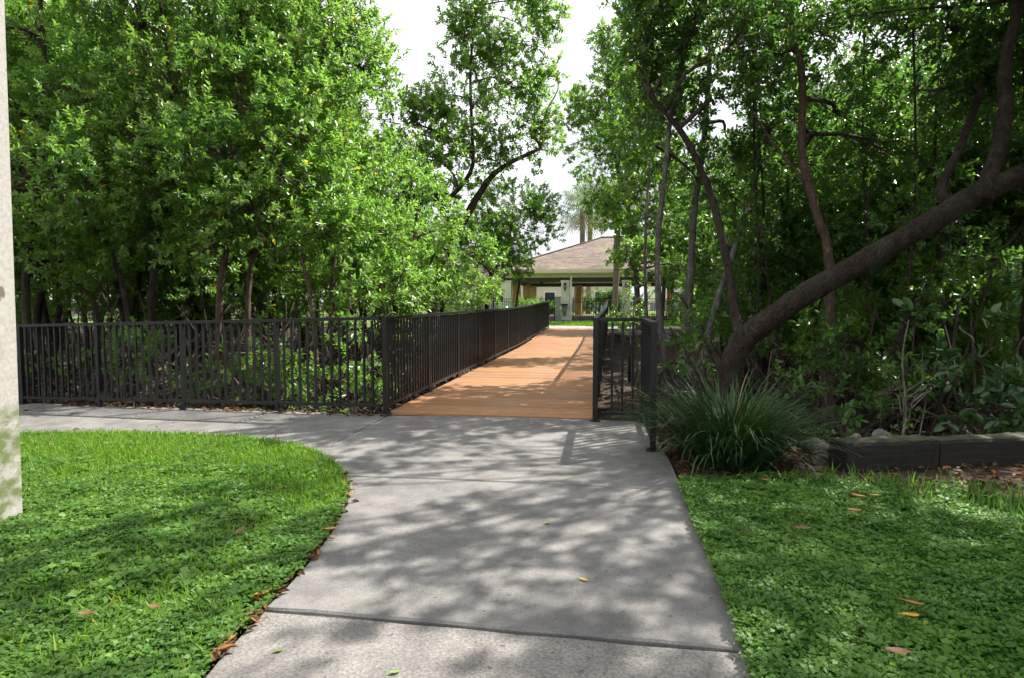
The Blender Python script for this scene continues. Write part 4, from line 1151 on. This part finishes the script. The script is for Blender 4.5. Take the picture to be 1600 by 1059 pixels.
# ================================================================== palms
def palm(loc, h, label, seed, r=.17, fronds=26, fl=1.5):
    g = random.Random(seed)
    root = empty('fan_palm', loc); tag(root, label, 'palm', 'fan palms by the pavilion')
    n = 14; m = MB()
    m.tube([(.12 * math.sin(i / n * 2), 0, h * i / n) for i in range(n + 1)], [r * (1.25 if i == 0 else 1.0 + .06 * (i % 2)) for i in range(n + 1)], 10, wob=.06, rnd=g)
    m.build('trunk', M['palm_bark'], root)
    top = Vector((.12 * math.sin(2), 0, h))
    for k in range(fronds):
        a = k * 2.4 + g.uniform(-.2, .2); el = 1.25 - 2.3 * (k / fronds) + g.uniform(-.1, .1)
        d = Vector((math.cos(a) * math.cos(el), math.sin(a) * math.cos(el), math.sin(el)))
        pet = fl * g.uniform(.55, .8); c = top + d * pet + Vector((0, 0, -.12 * pet))
        vs, fs, rn = [], [], []
        side = d.cross(Vector((0, 0, 1))).normalized(); up = side.cross(d)
        vs += [top - side * .02, top + side * .02, c + side * .015, c - side * .015]; fs.append((0, 1, 2, 3)); rn.append(.5)
        for j in range(22):
            th = R(-125 + 250 * j / 21)
            ax = (d * math.cos(th) + side * math.sin(th) + up * .18 * abs(math.sin(th))).normalized()
            L = fl * (.62 + .38 * math.cos(th * .55)) * g.uniform(.85, 1.05) * .8
            nn = ax.cross(up).normalized() * .035
            mid = c + ax * L * .6; tip = c + ax * L + Vector((0, 0, -.30 * L * g.uniform(.6, 1.3)))
            b = len(vs); vs += [c, mid - nn, tip, mid + nn]; fs.append((b, b + 1, b + 2, b + 3)); rn.append((.95 if k > fronds * .82 else g.uniform(.1, .7)))
        link('frond', np_mesh('frond', [tuple(v) for v in vs], fs, rn), M['palm'], root)
M['palm_bark'] = bark('palm_bark', (0.16, 0.12, 0.10), (0.36, 0.29, 0.24), 8)
p = at(907, 470, 50); palm((p.x, p.y, .1), 8.6, 'fan palm rising behind the pavilion roof against the white sky', 1, r=.22, fl=1.9)
p = at(919, 470, 53); palm((p.x, p.y, .1), 9.6, 'second fan palm behind the pavilion roof half hidden by leaves', 2, r=.22, fl=1.9)
p = at(960, 470, 33); palm((p.x, p.y, .1), 6.6, 'fan palm with rough brown trunk in front of the pavilion columns', 3, r=.165, fl=1.4)
p = at(903, 470, 52); palm((p.x - .6, p.y + 6, .1), 4.2, 'short fan palm seen through the pavilion between its columns', 4, r=.2, fl=1.2)

# hedges seen through the pavilion
for i, (x, y, w, lab) in enumerate(((-1.0, 50.5, 1.4, 'dark glossy hedge bush seen through the pavilion'), (1.0, 50.8, 1.3, 'second dark hedge bush seen through the pavilion by the palm trunk'),
                                    (-5.4, 50.0, .9, 'pale yellowish shrub seen through the pavilion near the fan'))):
    tree('hedge_bush', lab, 'hedge bushes beyond the pavilion', [([Vector((x, y, .1)), Vector((x, y, 1.2))], .05, .02)],
         [(Vector((x + random.uniform(-w, w), y, .3 + random.uniform(.2, 1.7 if i < 2 else .5))), .55 if i < 2 else .4) for _ in range(9)], seed=60 + i, ll=.22, per=9, dens=120, fine=False, cat='shrub', leaf='leaf_dark' if i < 2 else 'leaf', branch_share=.05)

# ================================================================== lawn plants
def inside(px, py, poly):
    poly = np.asarray(poly); r = np.zeros(len(px), bool); j = len(poly) - 1
    for i in range(len(poly)):
        xi, yi = poly[i]; xj, yj = poly[j]
        c = ((yi > py) != (yj > py)) & (px < (xj - xi) * (py - yi) / (yj - yi + 1e-12) + xi)
        r ^= c; j = i
    return r
def gzv(x): return -0.022 * np.maximum(0, -x - 1.2)

def pts_in(poly, n, x0, x1, y0, y1):
    x = rng.uniform(x0, x1, n); y = rng.uniform(y0, y1, n)
    k = inside(x, y, poly); return x[k], y[k]

def patch(x, y, f=1.0, s=0.0):
    return (np.sin(x * 2.3 * f + s) + np.sin(y * 2.9 * f + 1.3 + s) + np.sin((x + y) * 4.1 * f + s) * .7 + np.sin((x - y * .6) * 7.3 * f - s) * .4) / 3.1

def blades(name, x, y, h, mat, kind_label, width=.0048, lean=.55):
    n = len(x); z = gzv(x) - .025
    a = rng.uniform(0, 6.283, n); tl = rng.uniform(.1, 1.0, n) * lean
    d = np.stack([np.cos(a) * tl, np.sin(a) * tl, np.ones(n)], 1)
    d = norm(d)
    b = rng.uniform(0, 6.283, n)
    s = np.stack([np.cos(b), np.sin(b), np.zeros(n)], 1) * (width * rng.uniform(.7, 1.3, n))[:, None]
    P = np.stack([x, y, z], 1); H = h[:, None]
    m1 = P + d * H * .55
    tip = P + d * H * .95 + np.stack([np.cos(a), np.sin(a), -np.ones(n) * .35], 1) * H * (.28 * tl / lean)[:, None]
    v = np.stack([P - s, P + s, m1 + s * .85, m1 - s * .85, tip + s * .12, tip - s * .12], 1)
    base = np.arange(n)[:, None] * 6
    f = np.concatenate([base + np.array([0, 1, 2, 3]), base + np.array([3, 2, 4, 5])], 0)
    r = np.clip(rng.beta(2, 2, n) * .9, 0, 1); r = np.where(rng.random(n) < .05, .98, r)
    o = link(name, np_mesh(name, v.reshape(-1, 3), f, np.concatenate([r, r])), mat)
    return tag(o, kind_label, 'grass', None, 'stuff')

def cover(name, x, y, mat, label, leaf=.0255, hmin=.008, hmax=.075):
    n = len(x)
    hh = hmin + (hmax - hmin) * (.35 + .25 * patch(x, y, 1.6) + .22 * patch(x, y, 5.0, 2.0) + .45 * rng.random(n))
    hh = np.clip(hh, .008, None)
    C = np.stack([x, y, gzv(x) - .02 + hh], 1)
    k = 4
    ph = (np.arange(k)[None, :] * 1.571 + rng.uniform(0, 6.283, (n, 1)) + rng.normal(0, .25, (n, k)))
    e = np.stack([np.cos(ph), np.sin(ph), rng.normal(.12, .28, (n, k))], 2)
    N = np.stack([rng.normal(0, .38, (n, k)), rng.normal(-.12, .38, (n, k)), np.ones((n, k))], 2)
    P = (C[:, None, :] + e * .003).reshape(-1, 3)
    L = leaf * rng.uniform(.6, 1.25, n * k); W = L * rng.uniform(.55, .8, n * k)
    cl = np.repeat(rng.random(n), k)
    r = np.clip(.1 + .4 * cl + .35 * rng.random(n * k) + np.repeat(.22 * patch(x, y, 2.6, 1.0) + .15 * patch(x, y, 7.0), k), 0, 1)
    o = link(name, leaves_mesh(name, P, e.reshape(-1, 3), N.reshape(-1, 3), L, W, r, fine=False, fold=.12), mat)
    return tag(o, label, 'ground cover', None, 'stuff')

lp = [(px - .01, py) for px, py in EL] + [(-14, -3)]
x, y = pts_in([(a + .02, b) for a, b in lp], 125000, -7.5, -1.1, 1.5, 6.2)
near = sm
w_cover = 1 / (1 + np.exp((y - 3.7 + .75 * patch(x, y)) * 2.2))          # clover near, grass far
kc = rng.random(len(x)) < w_cover
vis = x > -1.25 * y - .6
cover('clover_patch', x[kc & vis], y[kc & vis], M['cover'], 'low leafy green ground cover on the near part of the left lawn')
x, y = pts_in(lp, 125000, -8.5, -1.2, 1.5, 6.2)
w_cover = 1 / (1 + np.exp((y - 3.7 + .75 * patch(x, y)) * 2.2))
kg = rng.random(len(x)) < np.clip(1.05 - w_cover * .85, .10, 1); vis = x > -1.25 * y - .9
x, y = x[kg & vis], y[kg & vis]
blades('lawn_grass', x, y, .06 + .05 * rng.random(len(x)) + .02 * patch(x, y), M['grass'], 'bright green grass on the far part of the left lawn')
rp = lawn_r
x, y = pts_in([(a - .055 if a < .75 else a, b) for a, b in rp], 82000, .35, 4.6, 1.5, 4.8)
bare = np.clip((x - 2.05) * 1.1 + (y - 3.55) * 1.2, 0, 1)
k = rng.random(len(x)) > bare
cover('clover_patch', x[k], y[k], M['cover'], 'dense low ground cover with small leaves on the right of the walk', leaf=.0235, hmin=.010, hmax=.085)
x, y = pts_in(rp, 9000, .45, 4.8, 1.5, 4.8)
k = rng.random(len(x)) < np.clip(.06 + np.clip((x - 1.9) * .8 + (y - 3.7) * .9, 0, .8), 0, 1)
blades('lawn_grass', x[k], y[k], .10 + .09 * rng.random(k.sum()), M['cover'], 'sparse taller grass in front of the timber edging', width=.005, lean=.5)
x = rng.uniform(-10, 8, 9000); y = rng.uniform(27.4, 34.5, 9000)
o = blades('lawn_grass', x, y, .08 + .05 * rng.random(9000), M['grass'], 'strip of grass between the far walk and the pavilion', width=.02)
o.location.z = .14

# dry thatch and broader weeds through both lawns
x, y = pts_in(lp, 5200, -7, -1.2, 1.5, 6.2); x2, y2 = pts_in(rp, 1500, .5, 4.6, 1.5, 4.8)
x = np.concatenate([x, x2]); y = np.concatenate([y, y2]); k = patch(x, y, 2.0, 4.0) > -.1
blades('dry_thatch', x[k], y[k], .055 + .05 * rng.random(k.sum()), M['litter'], 'dry tan blades scattered through both lawns', width=.0035, lean=1.6)
x, y = pts_in(lp, 2600, -7, -1.3, 1.5, 5.0); k = patch(x, y, 2.4, 2.0) > .1
cover('broad_weeds', x[k], y[k], M['cover'], 'broader weed leaves scattered in the left lawn', leaf=.048, hmin=.03, hmax=.085)
x, y = pts_in(rp, 1500, .6, 4.4, 1.5, 4.6); k = patch(x, y, 2.4, 2.0) > .1
cover('broad_weeds', x[k], y[k], M['cover'], 'broader weed leaves scattered in the right ground cover', leaf=.040, hmin=.04, hmax=.09)

# ================================================================== strap-leaf clump beside the railing wing
def strap_clump(loc, n, rad, L, label, seed):
    g = np.random.default_rng(seed)
    root = empty('strap_leaf_clump', loc); tag(root, label, 'plant')
    V, F, RN = [], [], []
    for i in range(n):
        a = g.uniform(0, 6.283); r0 = rad * math.sqrt(g.random())
        b = Vector((r0 * math.cos(a), r0 * math.sin(a), -.03))
        oa = a + g.normal(0, .5); out = Vector((math.cos(oa), math.sin(oa), 0))
        l = L * g.uniform(.6, 1.1); lean = .04 + .60 * (r0 / rad) ** 1.2 * g.uniform(.6, 1.3) + g.uniform(0, .16); dr = g.uniform(.35, 1.1)
        sd = Vector((-out.y, out.x, 0)); w = g.uniform(.0045, .0085); k = len(V)
        rn = g.beta(2, 3) * .93 if g.random() > .03 else .99
        ns = 7
        for j in range(ns + 1):
            t = j / ns
            ang = lean + dr * 1.5 * t * t
            if j == 0: p = b.copy()
            else: p = p + (out * math.sin(ang) + Vector((0, 0, math.cos(ang)))) * (l / ns)
            ww = w * (1 - t ** 3 * .92)
            V += [tuple(p - sd * ww), tuple(p + sd * ww)]
            if j: F.append((k + 2 * j - 2, k + 2 * j - 1, k + 2 * j + 1, k + 2 * j)); RN.append(rn)
    link('blades', np_mesh('blades', V, F, RN), M['strap'], root)
strap_clump((.96, 5.15, -.02), 1050, .31, .92, 'large clump of dark arching strap leaves beside the short railing wing', 3)

# ================================================================== timber edging and rocks
def timber(a, b, w, h, label, seed):
    g = random.Random(seed); a = Vector(a); b = Vector(b); d = b - a; L = d.length
    n = 16; m = MB()
    prof = [(-.5, 0), (.5, 0), (.5, .9), (.44, 1), (0, 1.0), (-.44, 1), (-.5, .9)]
    for i in range(n + 1):
        t = i / n
        for (u, v) in prof:
            m.v.append(Vector((L * t, u * w + g.uniform(-.006, .006), v * h + g.uniform(-.006, .006) - .04)))
    k = len(prof)
    for i in range(n):
        for j in range(k):
            p = i * k + j; q = i * k + (j + 1) % k; m.f.append([p, q, q + k, p + k][::-1]); m.sm.append(False)
    m.f.append(list(range(k))); m.sm.append(False); m.f.append([n * k + j for j in range(k)][::-1]); m.sm.append(False)
    o = m.build('landscape_timber', M['timber'], None, a); o.rotation_euler.z = math.atan2(d.y, d.x)
    return tag(o, label, 'timber', 'timber edging')
ta = Vector((1.76, 5.06, 0)); tm = Vector((2.52, 5.30, 0)); tb = Vector((4.6, 5.98, 0))
timber(ta, tm, .21, .25, 'short black weathered timber whose end faces the strap-leaf clump', 1)
timber(tm + Vector((.02, .012, 0)), tb, .20, .24, 'longer black weathered timber running out at the right edge', 2)

def rock(p, s, label, seed):
    g = np.random.default_rng(seed)
    import bmesh
    bm = bmesh.new(); bmesh.ops.create_icosphere(bm, subdivisions=2, radius=1)
    cuts = [(norm(g.normal(size=(1, 3)))[0], g.uniform(.55, .85)) for _ in range(9)]
    for v in bm.verts:
        q = np.array(v.co)
        for nrm, dd in cuts:
            e = q @ nrm
            if e > dd: q = q - nrm * (e - dd)
        q = q * (1 + g.normal(0, .02)); v.co = Vector(q * np.array(s))
    me = bpy.data.meshes.new('rock'); bm.to_mesh(me); bm.free()
    o = link('rock', me, M['rock'], None, p); o.rotation_euler.z = g.uniform(0, 6.28)
    return tag(o, label, 'rock', 'rocks between the clump and the timber')
for i, (px, py, s, lab) in enumerate(((1276, 700, (.12, .10, .10), 'large angular pale rock left of the timber\'s end'), (1312, 702, (.10, .09, .11), 'pale blocky rock touching the back of the short timber'),
        (1292, 716, (.09, .07, .06), 'flat rock in front of the two pale rocks'), (1240, 697, (.07, .06, .05), 'small pale rock at the strap-leaf clump\'s right edge'),
        (1385, 690, (.13, .09, .12), 'mossy rock showing over the top of the short timber'), (1255, 726, (.08, .05, .035), 'low flat stone in the leaf litter before the rocks'),
        (1340, 692, (.09, .08, .10), 'grey rock directly behind the left end of the short timber'))):
    q = G(px, py + 6); rock((q.x, q.y + .08, s[2] * .45 - .02), s, lab, 30 + i)
for i in range(9):
    p = Vector((.2 + .28 * i + random.uniform(-.1, .1), 23.6 + random.uniform(-.5, .9), -.05 + random.uniform(-.2, .15)))
    rock(p, (random.uniform(.2, .34), random.uniform(.18, .3), random.uniform(.15, .25)), 'pale rubble rock on the far bank beside the right bridge railing', 70 + i)['group'] = 'rubble on the far bank'

# ================================================================== litter
def litter(name, x, y, z, label, size=.06, kind='stuff'):
    n = len(x)
    P = np.stack([x, y, z], 1); a = rng.uniform(0, 6.283, n)
    A = np.stack([np.cos(a), np.sin(a), rng.normal(.05, .22, n)], 1)
    N = np.stack([rng.normal(0, .3, n), rng.normal(0, .3, n), np.ones(n)], 1)
    L = size * rng.uniform(.6, 1.4, n)
    o = link(name, leaves_mesh(name, P, A, N, L, L * rng.uniform(.35, .55, n), rng.beta(1.6, 2.6, n), fine=True, fold=.3), M['litter'])
    return tag(o, label, 'leaf litter', None, kind)
x, y = pts_in(bed_poly, 3600, .45, 6, 4.3, 7.5)
litter('leaf_litter', x, y, -.012 + .02 * rng.random(len(x)), 'brown leaf litter over the planting bed around the clump and timber')
x = rng.uniform(-12, 7, 9000); y = rng.uniform(5.5, 16, 9000)
zz = np.array([ground_h(a, b) for a, b in zip(x, y)]); k = (zz < -.12)
litter('leaf_litter', x[k], y[k], zz[k] + .01 + .02 * rng.random(k.sum()), 'brown leaf litter on the low mangrove floor beyond the railings', .08)
# along the left edge of the walk
ee = np.array([p for p in EL if 1.9 < p[1] < 4.4 and p[0] > -2.2])
t = rng.random(130) * (len(ee) - 1); i0 = t.astype(int); f_ = (t - i0)[:, None]
q = ee[i0] * (1 - f_) + ee[np.minimum(i0 + 1, len(ee) - 1)] * f_
litter('leaf_litter', q[:, 0] + rng.normal(.0, .014, 130), q[:, 1] + rng.normal(0, .014, 130), .004 + .012 * rng.random(130), 'orange and brown leaves caught along the left edge of the walk', .05)
t = np.linspace(6.70, 6.95, 90); xx = rng.uniform(-7.5, -2.6, 220)
litter('leaf_litter', xx, np.array([fence_y(v) for v in xx]) + rng.normal(.02, .05, 220), gzv(xx) + .006 + .004 * rng.random(220), 'dry leaves along the foot of the left railing', .06)

# twigs and stems tangled over the mangrove floor
m = MB(); g = random.Random(77)
for i in range(1500):
    x = g.uniform(-10, 6.5); y = g.uniform(6.6, 13)
    if -2.9 < x < .1 or y < bank_y(x) + .25: continue
    z = ground_h(x, y); a = g.uniform(0, 6.28); L = g.uniform(.3, 1.3); up = abs(g.gauss(.15, .45)) * L
    e = Vector((x + math.cos(a) * L, y + math.sin(a) * L, z + up))
    if e.y < bank_y(e.x) + .08 or -2.75 < e.x < 0: continue
    m.tube([(x, y, z - .02), ((x + e.x) / 2, (y + e.y) / 2, z + up * .6 + g.uniform(0, .15)), e], [g.uniform(.005, .014)] * 2 + [.004], 4, cap=False)
tag(m.build('fallen_twigs', M['twig']), 'tangle of dry twigs and roots on the mangrove floor', 'twigs', None, 'stuff')

m = MB()
for i in range(340):
    x = g.uniform(-9.5, -3.0); y = fence_y(x) + g.uniform(.9, 5.0)
    if i % 4 == 0: x = g.uniform(1.2, 6.0); y = bank_y(x) + g.uniform(.8, 4.5)
    z = ground_h(x, y); a = g.uniform(0, 6.28); L = g.uniform(.8, 2.6); tilt = g.uniform(.25, 1.2)
    e = Vector((x + math.cos(a) * L * math.cos(tilt), y + abs(math.sin(a)) * L * math.cos(tilt), z + L * math.sin(tilt)))
    if -2.9 < e.x < .1: continue
    r0 = g.uniform(.006, .020)
    m.tube(catmull([Vector((x, y, z - .05)), Vector((x, y, z)).lerp(e, .5) + Vector((g.uniform(-.12, .12), g.uniform(-.1, .1), g.uniform(-.05, .15))), e], 4), r0, 5, wob=.1, rnd=g)
tag(m.build('deadwood_tangle', M['bark_brown']), 'slanting dead stems leaning through both mangrove banks', 'deadwood', None, 'stuff')

# single fallen leaves that can be told apart
LEAFC = {}
def lcol(name, c):
    if name not in LEAFC: LEAFC[name] = simple('fallen_leaf_' + name, c, .55, 25, .3, .3, .002)
    return LEAFC[name]
def one_leaf(px, py, ln, ang, colname, col, label, z=.006, curl=.2):
    m = MB(); ns = 6; k = 0; ln *= .78; curl = random.uniform(.2, .7) if z > .01 else .15
    for j in range(ns + 1):
        t = j / ns; w = ln * .24 * math.sin(math.pi * min(1, t * .93 + .05)) ** .8
        zc = curl * ln * (t - .5) ** 2
        m.v += [Vector((ln * (t - .5), -w, zc + w * curl)), Vector((ln * (t - .5), 0, zc)), Vector((ln * (t - .5), w, zc + w * curl))]
        if j:
            b = 3 * j
            m.f += [[b - 3, b, b + 1, b - 2], [b - 2, b + 1, b + 2, b - 1]]; m.sm += [True, True]
    m.tube([(-ln * .5, 0, curl * ln * .25), (-ln * .68, .004, curl * ln * .3)], .0012, 4)
    p = G(px, py); o = m.build('fallen_leaf', lcol(colname, col), None, (p.x, p.y, p.z + z))
    o.rotation_euler = (random.uniform(-.15, .15), random.uniform(-.15, .15), ang)
    return tag(o, label, 'leaf', 'single fallen leaves')
OR, YE, BR_, GN = (.36, .16, .04), (.42, .31, .07), (.16, .07, .035), (.16, .24, .05)
for row in ((855, 817, .055, 1.2, 'green', GN, 'small yellow-green leaf lying in the middle of the walk', .006), (912, 906, .06, -.5, 'yellow', YE, 'yellow leaf on the walk near the bright patch', .006),
            (436, 1012, .05, .7, 'green', GN, 'withered green sprig leaf on the pale near slab at left', -.006), (617, 1046, .05, .6, 'green', GN, 'small green leaf at the bottom edge of the pale slab', -.006),
            (547, 775, .07, .8, 'yellow', YE, 'yellow leaf where the left lawn bulges into the walk', .02), (516, 834, .10, .9, 'orange', OR, 'orange leaf standing at the left lawn edge below its bulge', .03),
            (478, 880, .10, .8, 'brown', BR_, 'reddish brown leaf among the litter on the left edge', .03), (462, 893, .09, .5, 'orange', OR, 'curled orange leaf lower on the left lawn edge', .02),
            (410, 938, .08, .9, 'orange', OR, 'tan orange leaf beside the near joint at left', .03), (377, 847, .09, 1.6, 'brown', BR_, 'red-brown leaf standing in the left lawn grass', .07),
            (136, 986, .08, .5, 'brown', BR_, 'red-brown leaf lying on the left ground cover', .07), (242, 973, .07, .2, 'brown', BR_, 'dull brown leaf on the left ground cover nearer the walk', .07),
            (437, 776, .06, 1.3, 'orange', OR, 'small orange leaf in the left lawn near the bulge', .06),
            (1342, 802, .13, -.9, 'pale', (.55, .30, .10), 'large pale orange leaf on the right ground cover', .10), (1334, 821, .12, .4, 'orange', OR, 'orange leaf just below the large pale one', .09),
            (1367, 795, .08, -.3, 'pale', (.55, .30, .10), 'small pale leaf right of the large pale orange one', .09), (1252, 851, .11, -.2, 'brown', BR_, 'red-brown leaf on the ground cover midway to the walk', .09),
            (1421, 997, .10, .4, 'yellow2', (.60, .30, .03), 'bright yellow-orange leaf low on the right ground cover', .09), (1425, 976, .10, 0, 'orange', OR, 'dull orange leaf above the bright yellow-orange one', .085),
            (1163, 849, .06, .5, 'brown', BR_, 'small brown leaf on the ground cover near the walk', .08), (1196, 768, .07, -.6, 'orange', OR, 'orange leaf at the back of the ground cover', .08),
            (1403, 1052, .10, -.3, 'brown', BR_, 'dark brown leaf at the bottom edge of the ground cover', .08), (1066, 727, .11, .2, 'brown', BR_, 'large red-brown leaf between the walk and the clump', .03), (1068, 748, .11, 1.0, 'brown', BR_, 'red-brown leaf at the walk edge under the clump', .03),
            (1278, 760, .10, .2, 'brown', BR_, 'brown leaf before the short timber on the ground cover', .08)):
    one_leaf(*row)
